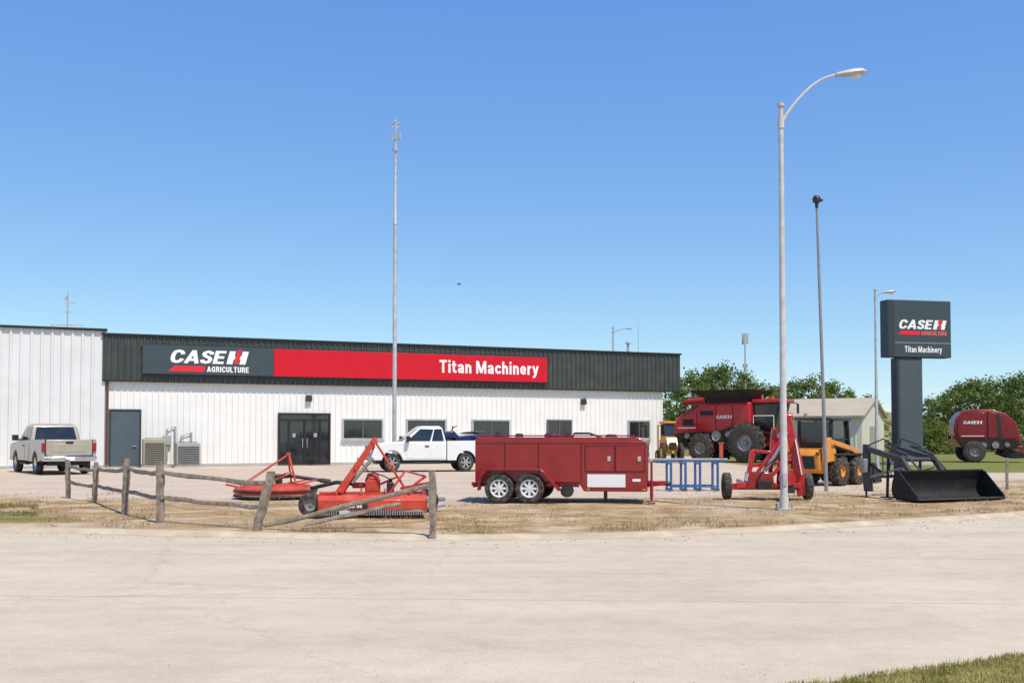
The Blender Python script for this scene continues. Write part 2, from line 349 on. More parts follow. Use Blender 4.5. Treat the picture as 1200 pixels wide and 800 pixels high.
# ------------------------------------------------------------------ ground
EP=[(-90,52),(-45,32),(-20,21.6),(-8.6,17.6),(-4,16.35),(0,15.8),(2.7,16.6),(6.05,18.5),(10.2,21.0),(20,27.5),(45,42),(110,80)]
def edge(x):
    for (a,b),(c,d) in zip(EP,EP[1:]):
        if x<=c:
            t=(x-a)/(c-a); return b+(d-b)*t
    return EP[-1][1]
def edge_s(x): return sum(edge(x+d) for d in (-2.4,-1.6,-.8,0,.8,1.6,2.4))/7
def nz(x,y,s,z=0): return noise.noise(V((x*s,y*s,z)))
def groundmat():
    m=bpy.data.materials.new('lot_ground'); m.use_nodes=True; nt=m.node_tree; N=nt.nodes; L=nt.links; b=N['Principled BSDF']
    tc=N.new('ShaderNodeTexCoord'); at=N.new('ShaderNodeVertexColor'); at.layer_name='cover'
    sp=N.new('ShaderNodeSeparateColor'); L.new(at.outputs[0],sp.inputs[0])
    def noi(sc,d=8,r=.6):
        n=N.new('ShaderNodeTexNoise'); n.inputs['Scale'].default_value=sc; n.inputs['Detail'].default_value=d; n.inputs['Roughness'].default_value=r
        L.new(tc.outputs['Object'],n.inputs['Vector']); return n
    def ramp(n,p0,c0,p1,c1):
        r=N.new('ShaderNodeValToRGB'); e=r.color_ramp.elements; e[0].position=p0; e[0].color=(*c0,1); e[1].position=p1; e[1].color=(*c1,1)
        L.new(n.outputs['Fac'],r.inputs[0]); return r
    def mix(a,bb,f):
        x=N.new('ShaderNodeMix'); x.data_type='RGBA'; L.new(a,x.inputs[6]); L.new(bb,x.inputs[7]); L.new(f,x.inputs[0]); return x.outputs[2]
    nf=noi(9,10,.75); nm=noi(.5,8,.65); n3=noi(1.7,10,.72); n4=noi(.8,9,.7)
    gravel=ramp(nf,.3,(.49,.395,.295),.7,(.70,.58,.455))
    dirt=ramp(n3,.33,(.25,.15,.065),.66,(.56,.41,.235))
    sand=ramp(nf,.3,(.50,.395,.255),.7,(.68,.56,.395))
    grass=ramp(n3,.3,(.12,.145,.035),.7,(.29,.28,.09))
    def thr(base,n):
        a=N.new('ShaderNodeMath'); a.operation='MULTIPLY_ADD'; L.new(n.outputs['Fac'],a.inputs[0]); a.inputs[1].default_value=1.2; a.inputs[2].default_value=-.6
        c=N.new('ShaderNodeMath'); c.operation='ADD'; L.new(base,c.inputs[0]); L.new(a.outputs[0],c.inputs[1])
        r=N.new('ShaderNodeMapRange'); r.inputs[1].default_value=.3; r.inputs[2].default_value=.7; L.new(c.outputs[0],r.inputs[0]); return r.outputs[0]
    sm=N.new('ShaderNodeMapRange'); sm.inputs[1].default_value=.50; sm.inputs[2].default_value=.60; L.new(n4.outputs['Fac'],sm.inputs[0])
    dd_=mix(dirt.outputs[0],sand.outputs[0],sm.outputs[0])
    o=mix(gravel.outputs[0],dd_,thr(sp.outputs[0],n3))
    o=mix(o,grass.outputs[0],thr(sp.outputs[1],n3))
    mm=N.new('ShaderNodeMix'); mm.data_type='RGBA'; mm.blend_type='MULTIPLY'; mm.inputs[0].default_value=.6
    rm=ramp(nm,.3,(.74,.70,.65),.7,(1.0,1.0,1.0)); L.new(o,mm.inputs[6]); L.new(rm.outputs[0],mm.inputs[7])
    L.new(mm.outputs[2],b.inputs['Base Color']); b.inputs['Roughness'].default_value=.95; b.inputs['Specular IOR Level'].default_value=.05
    bp=N.new('ShaderNodeBump'); bp.inputs['Strength'].default_value=.8; bp.inputs['Distance'].default_value=.04
    L.new(nf.outputs['Fac'],bp.inputs['Height']); L.new(bp.outputs[0],b.inputs['Normal'])
    return m
def verge_w(x,y):
    s=y-edge_s(x)
    wd=10+ (2.0 if x>6 else 0)+nz(x,y,.15)*4
    return max(0,min(1,(wd-s)/3.5))
def lot():
    xs=[]; x=-85
    while x<105: xs.append(x); x+=.4 if -14<x<22 else 1.2
    ss=[0]; 
    while ss[-1]<95: ss.append(ss[-1]+(.35 if ss[-1]<18 else .35+(ss[-1]-18)*.06))
    vs=[];cols=[];fs=[]
    for s in ss:
        for x in xs:
            y=edge_s(x)+.32+s
            wv=verge_w(x,y)
            z=(nz(x,y,.9)*.03+nz(x,y,.3,3)*.035)*wv*min(1,s/1.5)-.012
            g=0
            if x>11 and y>43: g=max(0,min(1.3,(y-43)/4))*max(0,min(1,(x-11-max(0,(y-60)*.1))/4))
            if x<-7.0 and 15<y<26: g=max(g,max(0,min(.75,(-x-7.0)/2.5))*max(0,1-abs(y-edge_s(x)-1.8)/2.2))
            if y>85: g=1.3
            g=max(g,(.14+.5*nz(x,y,.5,7))*wv*.7)
            wv*=.84+.5*nz(x,y,.35,11)
            vs.append((x,y,z)); cols.append((max(0,wv),g,0,1))
    n=len(xs)
    for j in range(len(ss)-1):
        for i in range(n-1): fs.append((j*n+i,j*n+i+1,(j+1)*n+i+1,(j+1)*n+i))
    me=bpy.data.meshes.new('gravel_lot'); me.from_pydata(vs,[],fs)
    ca=me.color_attributes.new('cover','FLOAT_COLOR','POINT')
    for i,c in enumerate(cols): ca.data[i].color=c
    me.polygons.foreach_set('use_smooth',[True]*len(me.polygons)); me.materials.append(groundmat())
    o=bpy.data.objects.new('gravel_lot',me); C.objects.link(o); struct(o)
lot()
M['terrain']=mat('terrain_dry_grass',(.22,.21,.08),.95,var=.4,scale=.05,detail=10,dust=.6,dustcol=(.11,.14,.04),spec=.1)
g=MB(); g.poly([(-4000,-4000,-.12),(4000,-4000,-.12),(4000,4000,-.12),(-4000,4000,-.12)]); struct(g.build('ground',M['terrain']))
def roadmat():
    m=bpy.data.materials.new('road_concrete'); m.use_nodes=True; nt=m.node_tree; N=nt.nodes; L=nt.links; b=N['Principled BSDF']
    tc=N.new('ShaderNodeTexCoord'); mp=N.new('ShaderNodeMapping'); mp.inputs['Rotation'].default_value=(0,0,R(3)); mp.inputs['Location'].default_value=(14,.9,0)
    L.new(tc.outputs['Object'],mp.inputs[0])
    def noi(sc,d,r,dist=0,vec=None):
        n=N.new('ShaderNodeTexNoise'); n.inputs['Scale'].default_value=sc; n.inputs['Detail'].default_value=d; n.inputs['Roughness'].default_value=r; n.inputs['Distortion'].default_value=dist
        L.new(vec or tc.outputs['Object'],n.inputs['Vector']); return n
    st=N.new('ShaderNodeMapping'); st.inputs['Scale'].default_value=(.22,1.2,1); st.inputs['Rotation'].default_value=(0,0,R(4)); L.new(tc.outputs['Object'],st.inputs[0])
    nb=noi(.3,9,.68,.5); nf=noi(45,5,.8); nm=noi(3,10,.75); ns=noi(.8,9,.65,.4,st.outputs[0])
    r=N.new('ShaderNodeValToRGB'); e=r.color_ramp.elements; e[0].position=.3; e[0].color=(.565,.47,.35,1); e[1].position=.7; e[1].color=(.65,.555,.425,1)
    L.new(nb.outputs['Fac'],r.inputs[0])
    def mul(a,n,p0,d,p1,fac):
        rr=N.new('ShaderNodeMapRange'); rr.inputs[1].default_value=p0; rr.inputs[2].default_value=p1; rr.inputs[3].default_value=d
        L.new(n,rr.inputs[0]); x=N.new('ShaderNodeMix'); x.data_type='RGBA'; x.blend_type='MULTIPLY'; x.inputs[0].default_value=fac
        L.new(a,x.inputs[6]); L.new(rr.outputs[0],x.inputs[7]); return x.outputs[2]
    o=mul(r.outputs[0],nf.outputs['Fac'],.3,.70,.55,.65); o=mul(o,nm.outputs['Fac'],.3,.84,.55,.8); o=mul(o,ns.outputs['Fac'],.30,.80,.58,.65)
    ad=N.new('ShaderNodeVectorMath'); ad.operation='MULTIPLY_ADD'; L.new(nm.outputs['Color'],ad.inputs[0]); ad.inputs[1].default_value=(.05,.09,0); L.new(mp.outputs[0],ad.inputs[2])
    bt=N.new('ShaderNodeTexBrick'); bt.offset=0; bt.inputs['Scale'].default_value=1; bt.inputs['Mortar Size'].default_value=.014; bt.inputs['Brick Width'].default_value=48; bt.inputs['Row Height'].default_value=3.7; bt.inputs['Mortar Smooth'].default_value=.4
    L.new(ad.outputs[0],bt.inputs['Vector'])
    j=N.new('ShaderNodeMapRange'); j.inputs[3].default_value=1; j.inputs[4].default_value=.62; L.new(bt.outputs['Fac'],j.inputs[0])
    x=N.new('ShaderNodeMix'); x.data_type='RGBA'; x.blend_type='MULTIPLY'; x.inputs[0].default_value=1; L.new(o,x.inputs[6]); L.new(j.outputs[0],x.inputs[7]); o=x.outputs[2]
    vo=N.new('ShaderNodeTexVoronoi'); vo.feature='DISTANCE_TO_EDGE'; vo.inputs['Scale'].default_value=.14
    ad2=N.new('ShaderNodeVectorMath'); ad2.operation='MULTIPLY_ADD'; L.new(nm.outputs['Color'],ad2.inputs[0]); ad2.inputs[1].default_value=(.8,.8,0); L.new(tc.outputs['Object'],ad2.inputs[2]); L.new(ad2.outputs[0],vo.inputs['Vector'])
    o=mul(o,vo.outputs['Distance'],0,.66,.003,.5)
    L.new(o,b.inputs['Base Color']); b.inputs['Roughness'].default_value=.92; b.inputs['Specular IOR Level'].default_value=.08
    bp=N.new('ShaderNodeBump'); bp.inputs['Strength'].default_value=.35; bp.inputs['Distance'].default_value=.01; L.new(nf.outputs['Fac'],bp.inputs['Height']); L.new(bp.outputs[0],b.inputs['Normal'])
    return m
M['road']=roadmat()
ZR=-.06
XS=[-85+ i*.5 for i in range(int(190/.5)+1)]
b=MB(); bot=[b.bm.verts.new((x,-40,ZR)) for x in XS]; top=[b.bm.verts.new((x,edge_s(x)+.1,ZR)) for x in XS]
for i in range(len(XS)-1): b.bm.faces.new((bot[i],bot[i+1],top[i+1],top[i]))
struct(b.build('road',M['road']))
M['kerb']=mat('kerb_concrete',(.55,.45,.325),.92,var=.18,scale=1.5,bump=.4,bscale=50,dust=.75,dustcol=(.43,.32,.19),spec=.05)
b=MB(); pr=[(-.12,ZR+.002),(.03,ZR+.025),(.13,.0),(.36,.004),(.40,-.05)]
rows=[[b.bm.verts.new((x,edge_s(x)+p[0]+nz(x,0,.8)*.03,p[1])) for p in pr] for x in XS]
for a,c in zip(rows,rows[1:]):
    for k in range(len(pr)-1): b.bm.faces.new((a[k],c[k],c[k+1],a[k+1]))
struct(b.build('kerb',M['kerb'],angle=80))
# near lawn at the bottom right corner
p0=G(958,803,ZR); p1=G(1210,768,ZR); dd=(p1-p0).normalized(); nn=V((dd.y,-dd.x,0))
M['soil']=mat('lawn_soil',(.30,.24,.09),.95,var=.35,scale=8,bump=.6,bscale=30,spec=.1)
b=MB(); b.poly([tuple(q+V((0,0,.012))) for q in (p0-dd*1.5,p1+dd*8,p1+dd*8+nn*6,p0-dd*1.5+nn*6)]); struct(b.build('lawn',M['soil']))
def blades(name,label,pts,m,lmin,lmax,wd):
    vs=[];fs=[]
    for p in pts:
        a=random.uniform(0,2*PI); l=random.uniform(lmin,lmax); t=random.uniform(.1,.9)
        dx,dy=math.cos(a),math.sin(a); k=len(vs)
        vs+= [(p[0]-dy*wd,p[1]+dx*wd,p[2]),(p[0]+dy*wd,p[1]-dx*wd,p[2]),(p[0]+dx*l*t,p[1]+dy*l*t,p[2]+l*(1-t*.6))]
        fs.append((k,k+1,k+2))
    me=bpy.data.meshes.new(name); me.from_pydata(vs,[],fs); me.materials.append(m)
    o=bpy.data.objects.new(name,me); C.objects.link(o); o['kind']='stuff'; o['label']=label; o['category']='grass'
    return o
pts=[]
for i in range(26000):
    a=random.uniform(-.3,4.2); c=abs(random.gauss(0,1))*.9-.03+nz(a,0,2.5)*.05
    q=p0+dd*a+nn*c; pts.append((q.x,q.y,ZR+.012))
blades('lawn_grass','short yellowing green grass in the near right corner by the road',pts,M['grass'],.02,.06,.004)
pts=[]; pw=[]
while len(pts)<12500:
    x=random.uniform(-13,18); s=random.random()**1.4*11-.1; y=edge_s(x)+.30+s
    if abs(x/y)>.52: continue
    d=nz(x,y,.8,5)+.6*nz(x,y,2.5,9)
    if d<.14+.35*(1-verge_w(x,y)): continue
    (pw if d>.58 and random.random()<.4 else pts).append((x,y,-.015))
blades('dry_grass','dry straw coloured grass on the dirt verge behind the kerb',pts,M['straw'],.03,.12,.006)
for i in range(2500):
    q=G(random.uniform(-20,45),random.uniform(590,604)); 
    if nz(q.x,q.y,.9,2)>-.15: pw.append((q.x,q.y,-.015))
blades('green_weeds','patchy low green weeds growing in the dirt verge',pw,M['weed'],.03,.10,.007)
b=MB()
for i in range(600):
    if i<420: x=random.uniform(-9,10); y=edge_s(x)-random.random()**3*1.2; r=random.uniform(.004,.016)
    else: x=random.uniform(-2.5,2.5); y=random.uniform(5.6,7.4); r=random.uniform(.002,.006)
    m=Matrix.Translation((x,y,ZR+r*.4))@Matrix.Rotation(random.random()*6,4,'Z')@Matrix.Diagonal((r*1.3,r,r*.7,1))
    bmesh.ops.create_icosphere(b.bm,subdivisions=1,radius=1,matrix=m)
o=b.build('loose_pebbles',M['pebble'],angle=10); o['kind']='stuff'; o['label']='small loose pebbles along the road edge'; o['category']='pebbles'
# hills
M['hill']=mat('hill_dry_grass',(.32,.26,.12),.95,var=.35,scale=.02,detail=10,dust=.7,dustcol=(.12,.15,.06),spec=.05)
b=MB(); nx=70; ny=14; grid=[]
for j in range(ny):
    row=[]
    for i in range(nx):
        x=-250+i*14; y=330+j*26
        h=22*math.exp(-((j-8)/4.2)**2)*(.62+.45*nz(x,y,.006)+.25*nz(x,y,.02,4))*(.55+.45*min(1,max(0,(x+50)/250)))
        row.append(b.bm.verts.new((x,y,max(-.2,h)-.3)))
    grid.append(row)
for j in range(ny-1):
    for i in range(nx-1): b.bm.faces.new((grid[j][i],grid[j][i+1],grid[j+1][i+1],grid[j+1][i]))
struct(b.build('hills',M['hill'],angle=80))

# ------------------------------------------------------------------ main building
OV=.20
O=G(122,547.2); RR=G(777,540.4); U=(RR-O).normalized(); BY=math.atan2(U.y,U.x); W_=V((-U.y,U.x,0)); LEN=(RR-O).length
def bl(px,py,yl=0):
    r=ray(px,py); t=((O+W_*yl-CAM).dot(W_))/r.dot(W_); P=CAM+r*t
    return (P-O).dot(U),P.z
def bw(x,y,z=0): return O+U*x+W_*y+V((0,0,z))
ZT=bl(122,392,-OV)[1]; ZB=bl(122,445,-OV)[1]; XF1=bl(797,430,-OV)[0]
t=thing('dealership_building','long low white metal showroom with dark ribbed fascia and glass entrance','building',O,BY)
b=MB(); b.ribs(0,LEN,.12,ZB+.2,0,.305,.035,.09); b.bx(0,LEN,.02,14,0,ZB+.1); b.build('wall',M['wall'],t,angle=20)
b=MB(); b.bx(0,LEN,-.05,.0,0,.14); b.build('base_trim',M['frame'],t)
b=MB(); b.ribs(-.15,XF1,ZB,ZT,-OV,.305,.055,.13); b.bx(-.15,XF1,-OV+.005,.6,ZB+.02,ZT-.01); b.build('fascia',M['fascia'],t,angle=20)
b=MB(); b.bx(-.2,XF1+.06,-OV-.11,.66,ZT,ZT+.09); b.build('fascia_cap',M['bronze'],t)
b=MB(); b.bx(-.15,XF1,-OV-.07,-OV+.004,ZB-.07,ZB-.003); b.build('fascia_trim',M['bronze'],t)
b=MB(); b.bx(.0,XF1-.1,.6,14,ZB+.12,ZT-.7); b.build('roof',M['roof'],t)
b=MB(); b.bx(.05,.17,-.16,-.03,.1,ZB-.08); b.build('downspout',M['brown'],t,bev=.015)
def rect(px0,px1,py0,py1,yl=-.06):
    x0,z1=bl(px0,py0,yl); x1,z0=bl(px1,py1,yl); return x0,x1,z0,z1
x0,x1,z0,z1=rect(130,163,481,546); z0=.05
b=MB(); b.bx(x0,x1,-.07,.0,z0,z1); d=b.build('door',M['door'],t,bev=.01)
b=MB(); b.bx(x0-.08,x0,-.10,.0,z0,z1+.08).bx(x1,x1+.08,-.10,.0,z0,z1+.08).bx(x0,x1,-.10,.0,z1,z1+.08); b.build('door_frame',M['signside'],d)
b=MB(); b.tube((x1-.15,-.13,1.05),(x1-.32,-.13,1.05),.02).tube((x1-.15,-.13,1.05),(x1-.15,-.07,1.05),.025); b.build('handle',M['chrome'],d)
# glass entrance
x0,x1,z0,z1=rect(326,387,483.5,542); z0=.04
b=MB(); fr=.10; xm=(x0+x1)/2; zt=z1-.32
b.bx(x0,x0+fr,-.12,0,z0,z1).bx(x1-fr,x1,-.12,0,z0,z1).bx(x0+fr,x1-fr,-.12,0,z1-fr,z1).bx(x0+fr,x1-fr,-.12,0,zt-fr,zt)
e=b.build('entrance',M['bronze'],t)
ws=(x1-x0-2*fr)
xa=x0+fr+ws*.18; xb=x1-fr-ws*.18
b=MB(); 
for xx in (xa,xm,xb): b.bx(xx-.05,xx+.05,-.115,-.01,z0,zt-fr)
b.bx(x0+fr,xb,-.113,-.01,z0,z0+.18).bx(xb,x1-fr,-.113,-.01,z0,z0+.12); b.build('mullions',M['bronze'],e)
b=MB(); b.bx(x0+fr,x1-fr,-.05,-.03,z0+.1,z1-fr); b.build('glass_panes',M['glass'],e)
for dx in (-.12,.12):
    b=MB(); b.tube((xm+dx,-.17,.95),(xm+dx,-.17,1.45),.02); b.build('handle',M['frame'],e)
for (a0,a1,c0,c1) in ((xm+.5,xm+.68,1.5,1.72),(xa+.2,xa+.36,1.5,1.7)):
    b=MB(); b.bx(a0,a1,-.058,-.051,c0,c1); b.build('paper_notice',M['tan'],e)
# windows
for (a,c,p,q,n) in ((401,449,490,515,2),(476,523,490.5,514.5,2),(553,598,491,514.5,2),(641,670,491.5,514.5,1),(736,762,492,514.5,2)):
    x0,x1,z0,z1=rect(a,c,p,q); f=.09
    b=MB(); b.bx(x0,x0+f,-.10,0,z0,z1).bx(x1-f,x1,-.10,0,z0,z1).bx(x0+f,x1-f,-.10,0,z1-f,z1).bx(x0+f,x1-f,-.10,0,z0,z0+f)
    b.bx(x0-.05,x1+.05,-.16,-.005,z0-.07,z0-.002)
    wv=b.build('window',M['frame'] if n==2 else M['darkframe'],t)
    b=MB(); b.bx(x0+f,x1-f,-.045,-.03,z0+f,z1-f); b.build('pane',M['glass'],wv)
    b=MB(); b.bx((x0+x1)/2-.035,(x0+x1)/2+.035,-.085,-.03,z0+f,z1-f); b.build('mullion',M['darkframe'],wv)
for px,py in ((362,466),(684,470)):
    xx,zz=bl(px,py,-.1); b=MB(); b.prism([(-.02,zz-.2),(-.24,zz-.16),(-.16,zz+.14),(-.02,zz+.16)],xx-.16,xx+.16,'x'); b.build('wall_lamp',M['bronze'],t,bev=.02)
xx,zz=bl(203,512,-.1)
b=MB(); b.path([(xx-.3,-.1,.3),(xx-.3,-.1,1.9),(xx+.1,-.1,2.05),(xx+.1,-.1,.4)],.05); b.build('conduit',M['acgrey'],t)
b=MB(); b.path([(xx+.4,-.1,.4),(xx+.4,-.1,1.55),(xx+.9,-.1,1.75),(xx+.9,-.1,.4)],.045); b.build('conduit',M['acgrey'],t)
b=MB(); b.bx(xx-.5,xx-.1,-.2,-.04,1.1,1.6); b.build('meter_box',M['acgrey'],t,bev=.02)
# roofline sign
y1=-OV-.10; y2=-OV-.22
x0,ZS1=bl(167,404,y1); x1=bl(320.5,420,y1)[0]; x2=bl(640.5,430,y1)[0]; ZS0=bl(167,437.5,y1)[1]
s0=bw(x0,-OV-.07)
sg=thing('fascia_sign','long slate and red shop sign fixed along the dark fascia','sign',V((s0.x,s0.y,ZS0)),BY)
hh=ZS1-ZS0; w1=x1-x0; w2=x2-x0
b=MB(); b.bx(0,w1-.005,-.14,-.02,0,hh); b.build('slate_panel',M['signgrey'],sg,bev=.012)
b=MB(); b.bx(w1+.005,w2,-.14,-.02,0,hh); b.build('red_panel',M['redsign'],sg,bev=.012)
for za in (-.05,hh+.004):
    b=MB(); b.bx(-.05,w2+.05,-.10,0,za,za+.046); b.build('sign_frame',M['signside'],sg)
xa=bl(197,430,y2)[0]-x0; xb=bl(294,430,y2)[0]-x0
emblem(sg,(xa,-.146,hh*.10),(1,0,0),(0,0,1),xb-xa,'white')
xa=bl(515,430,y2)[0]-x0; xb=bl(631,430,y2)[0]-x0
lettering(sg,[('Titan Machinery',(xa,-.146,hh*.29),(1,0,0),(0,0,1),xb-xa,hh*.50,0,.09,.165)],M['white'])
# left wing
wx0=-22
wg=thing('metal_workshop','tall pale ribbed metal workshop wing joined to the left of the showroom','building',bw(0,-.15),BY)
ZW=bl(122,388,-.15)[1]; b=MB(); b.ribs(wx0,-.02,.1,ZW,0,.46,.065,.18); b.bx(wx0,-.02,.02,16,0,ZW-.05); b.build('wall',M['wallwing'],wg,angle=20)
b=MB(); b.bx(wx0,.06,-.16,.3,ZW-.0,ZW+.12); b.build('eave_trim',M['bronze'],wg)
b=MB(); b.prism([(.3,ZW-.01),(8,ZW+.3),(16,ZW-.01)],wx0,.0,'x'); b.build('roof',M['roof'],wg)
b=MB(); b.bx(wx0,-.02,-.09,-.0,0,.12); b.build('base_trim',M['frame'],wg)
def condenser(px0,px1,py,label,m,yl,hgt):
    x0,_=bl(px0,530,yl); x1,_=bl(px1,530,yl); wd=x1-x0
    t=thing('air_conditioner',label,'air conditioner',bw((x0+x1)/2,yl+wd/2),BY)
    h=hgt
    b=MB(); b.bx(-wd/2-.08,wd/2+.08,-wd/2-.08,wd/2+.08,-.02,.08); b.build('pad',M['concrete_base'],t)
    b=MB(); b.bx(-wd/2,wd/2,-wd/2,wd/2,.09,h); c=b.build('case',m,t,bev=.03)
    b=MB(); n=int(h/.09)
    for i in range(2,n-1): b.bx(-wd/2+.06,wd/2-.06,-wd/2-.02,-wd/2-.003,i*.09,i*.09+.035).bx(wd/2+.003,wd/2+.02,-wd/2+.06,wd/2-.06,i*.09,i*.09+.035)
    b.build('louvre',M['darkgrille'],c)
    b=MB(); b.lathe([(0,h+.03),(wd*.12,h+.03),(wd*.12,h+.01)],n=16)
    for r in (.2,.3,.4): b.lathe([(wd*r,h+.01),(wd*r,h+.035),(wd*r+.015,h+.035),(wd*r+.015,h+.01)],n=24)
    for k in range(6): b.box((math.cos(k*PI/3)*wd*.22,math.sin(k*PI/3)*wd*.22,h+.02),(wd*.4,.012,.012),Matrix.Rotation(k*PI/3,3,'Z'))
    b.build('fan_guard',M['darkgrille'],c)
condenser(168,194,543,'tan boxy air conditioner unit beside the slate door of the white building',M['tan'],-1.9,1.42)
condenser(207,235,544,'grey air conditioner unit nearer the glass entrance, right of the tan one',M['acgrey'],-1.9,1.22)
# roof aerials
q=bw(bl(79,383,6)[0],6); zt=bl(79,343,6)[1]
a=thing('roof_aerial','branched metal aerial standing on the workshop roof','aerial',V((q.x,q.y,ZW)),BY)
b=MB(); b.tube((0,0,0),(0,0,zt-ZW),.045,.035); b.build('mast',M['galv'],a)
h=zt-ZW
for p0_,p1_,r_ in (((-.85,0,h*.33),(.85,0,h*.33),.03),((-.25,0,h*.6),(.3,0,h*.6),.025),((-.2,0,h*.8),(.45,0,h*.8),.025),((-.85,0,h*.33),(-.3,0,h*.18),.02),((0,0,h*.95),(-.15,0,h*.85),.05)):
    b=MB(); b.tube(p0_,p1_,r_); b.build('crossarm',M['galv'],a)
q=bw(bl(748,410,9)[0],9); zt=bl(748,380,9)[1]
a=thing('whip_aerial','thin whip aerial on the showroom roof near its right end','aerial',V((q.x,q.y,ZT-.7)),BY)
b=MB(); b.tube((0,0,0),(0,0,zt-ZT+.7),.035,.015); b.build('whip',M['galv'],a); b=MB(); b.tube((0,0,0),(0,0,.35),.09); b.build('mount',M['steel'],a)
q=bw(bl(736,410,7)[0],7); zt=bl(736,400,7)[1]
a=thing('vent_pipe','short capped vent pipe on the showroom roof beside the whip aerial','vent',V((q.x,q.y,ZT-.7)),BY)
b=MB(); b.tube((0,0,0),(0,0,zt-ZT+.6),.09); b.build('pipe',M['galv'],a); b=MB(); b.lathe([(0,.1),(.18,0),(.18,-.08),(0,-.08)],(0,0,zt-ZT+.62)); b.build('cap',M['galv'],a)

# ------------------------------------------------------------------ poles
def street_lamp(px,py,pytop,pxl,pyl,label,r0=.11,r1=.065,yaw=0,group=None,mt='polewhite'):
    g=G(px,py); Y=g.y; zt=A(px,pytop,Y).z; e=A(pxl,pyl,Y)
    t=thing('street_lamp',label,'street lamp',g,yaw,group)
    L=(e.x-A(px-3,pytop,Y).x)/max(.3,math.cos(yaw)); dz=e.z-zt
    b=MB(); b.lathe([(0,.0),(r0*1.25,.0),(r0*1.2,.25),(r0,.32),(r1*1.1,zt*.75),(r1,zt-.02),(r1*1.5,zt-.02),(r1*1.5,zt+.04),(0,zt+.07)],n=20); b.build('pole',M[mt],t)
    b=MB(); b.bx(-r0*2.2,r0*2.2,-r0*2.2,r0*2.2,0,.03); bp=b.build('base_plate',M['galv'],t)
    for sx in (-1,1):
        for sy in (-1,1):
            b=MB(); b.tube((sx*r0*1.7,sy*r0*1.7,.02),(sx*r0*1.7,sy*r0*1.7,.12),.018,n=6); b.build('bolt',M['steel'],bp)
    ze=zt+dz-.07
    pts=[]
    for i in range(11):
        k=i/10; pts.append((k*(L-.45),0,zt-.4+(ze-zt+.4)*math.sin(k*PI/2)**.85))
    ra=max(r1*.7,.03)
    b=MB(); b.path(pts,[ra-.012*i/10 for i in range(11)],10); b.tube((0,0,zt-.48),(0,0,zt-.3),r1*1.35); b.build('arm',M[mt],t)
    p=V(pts[-1]); 
    b=MB(); rings=[]
    for k,(x,wy,zu,zl) in enumerate([(-.08,.05,.05,-.04),(.1,.09,.08,-.05),(.3,.15,.10,-.06),(.45,.14,.09,-.06),(.55,.07,.04,-.04)]):
        rings.append([p+V((x,wy*math.cos(a),(zu if math.sin(a)>0 else -zl)*math.sin(a)+x*.10)) for a in [2*PI*i/14 for i in range(14)]])
    b.loft(rings); h=b.build('lamp_head',M['galv'],t)
    b=MB(); b.lathe([(0,-.11),(.06,-.10),(.10,-.06),(.10,-.03)],p+V((.36,0,.03)),n=16); b.build('lens',M['lamp_clear'],h)
    return t
t=street_lamp(919,597,124,1010,84,'tall pale street lamp with curved arm standing on the dirt verge in front',.075,.05)
b=MB(); b.bx(-.04,.04,-.095,-.06,.5,.75); b.build('hand_hole_cover',M['galv'],t)
street_lamp(1028,549,340,1046,341,'slim grey street lamp left of the tall slate pylon sign',.09,.05,mt='galv')
street_lamp(719,532.5,384,737,384,'distant street lamp rising behind the showroom roof',.11,.07,mt='galv')
# mast with instruments
g=G(462,549.5); Y=g.y
t=thing('weather_mast','very tall thin metal mast topped with instruments before the showroom','mast',g)
z=lambda py:A(463,py,Y).z
b=MB(); b.lathe([(0,0),(.10,0),(.10,z(345)),(.085,z(344)),(.085,z(264)),(.10,z(263.5)),(.10,z(260)),(.075,z(259)),(.06,z(176)),(.05,z(174)),(.04,z(150)),(0,z(150))],n=12); b.build('pole',M['galv'],t)
b=MB(); b.lathe([(.06,z(178)),(.13,z(177)),(.13,z(174)),(.05,z(173))],n=12); b.build('collar',M['galv'],t)
b=MB(); b.bx(-.22,.22,-.03,.03,z(163)-.03,z(163)+.03); b.bx(-.03,.03,-.16,.16,z(163)-.035,z(163)+.035)
b.tube((-.2,0,z(163)),(-.2,0,z(157)),.05).tube((.2,0,z(163)),(.2,0,z(156)),.06).tube((0,.14,z(163)),(0,.14,z(158)),.05); b.build('crossarm',M['galv'],t)
b=MB(); b.tube((0,0,z(151)),(0,0,z(139)),.025)
for k in range(3):
    a=2*PI*k/3+.4; b.tube((0,0,z(144)),(.17*math.cos(a),.17*math.sin(a),z(144)),.015,n=6); bmesh.ops.create_uvsphere(b.bm,u_segments=8,v_segments=6,radius=.06,matrix=Matrix.Translation((.2*math.cos(a),.2*math.sin(a),z(144))))
b.bx(-.18,.15,-.01,.01,z(150)-.02,z(150)+.1)
b.build('wind_gauge',M['galv'],t)
# leaning thin pole
g=G(968.5,575); tp=A(957,236,g.y)-g
t=thing('leaning_pole','thin leaning steel pole with small dark lamp on top, right of the tall street lamp','pole',g)
b=MB(); b.path([(0,0,0),tuple(tp*.5),tuple(tp)],[.055,.045,.035],10); b.build('pole',M['steel'],t)
b=MB(); b.lathe([(0,.16),(.07,.16),(.12,.08),(.11,-.02),(.05,-.06),(.04,-.2)],tp,n=14); b.bx(tp.x-.02,tp.x+.17,tp.y-.03,tp.y+.03,tp.z+.0,tp.z+.06); b.build('lamp_head',M['black'],t)
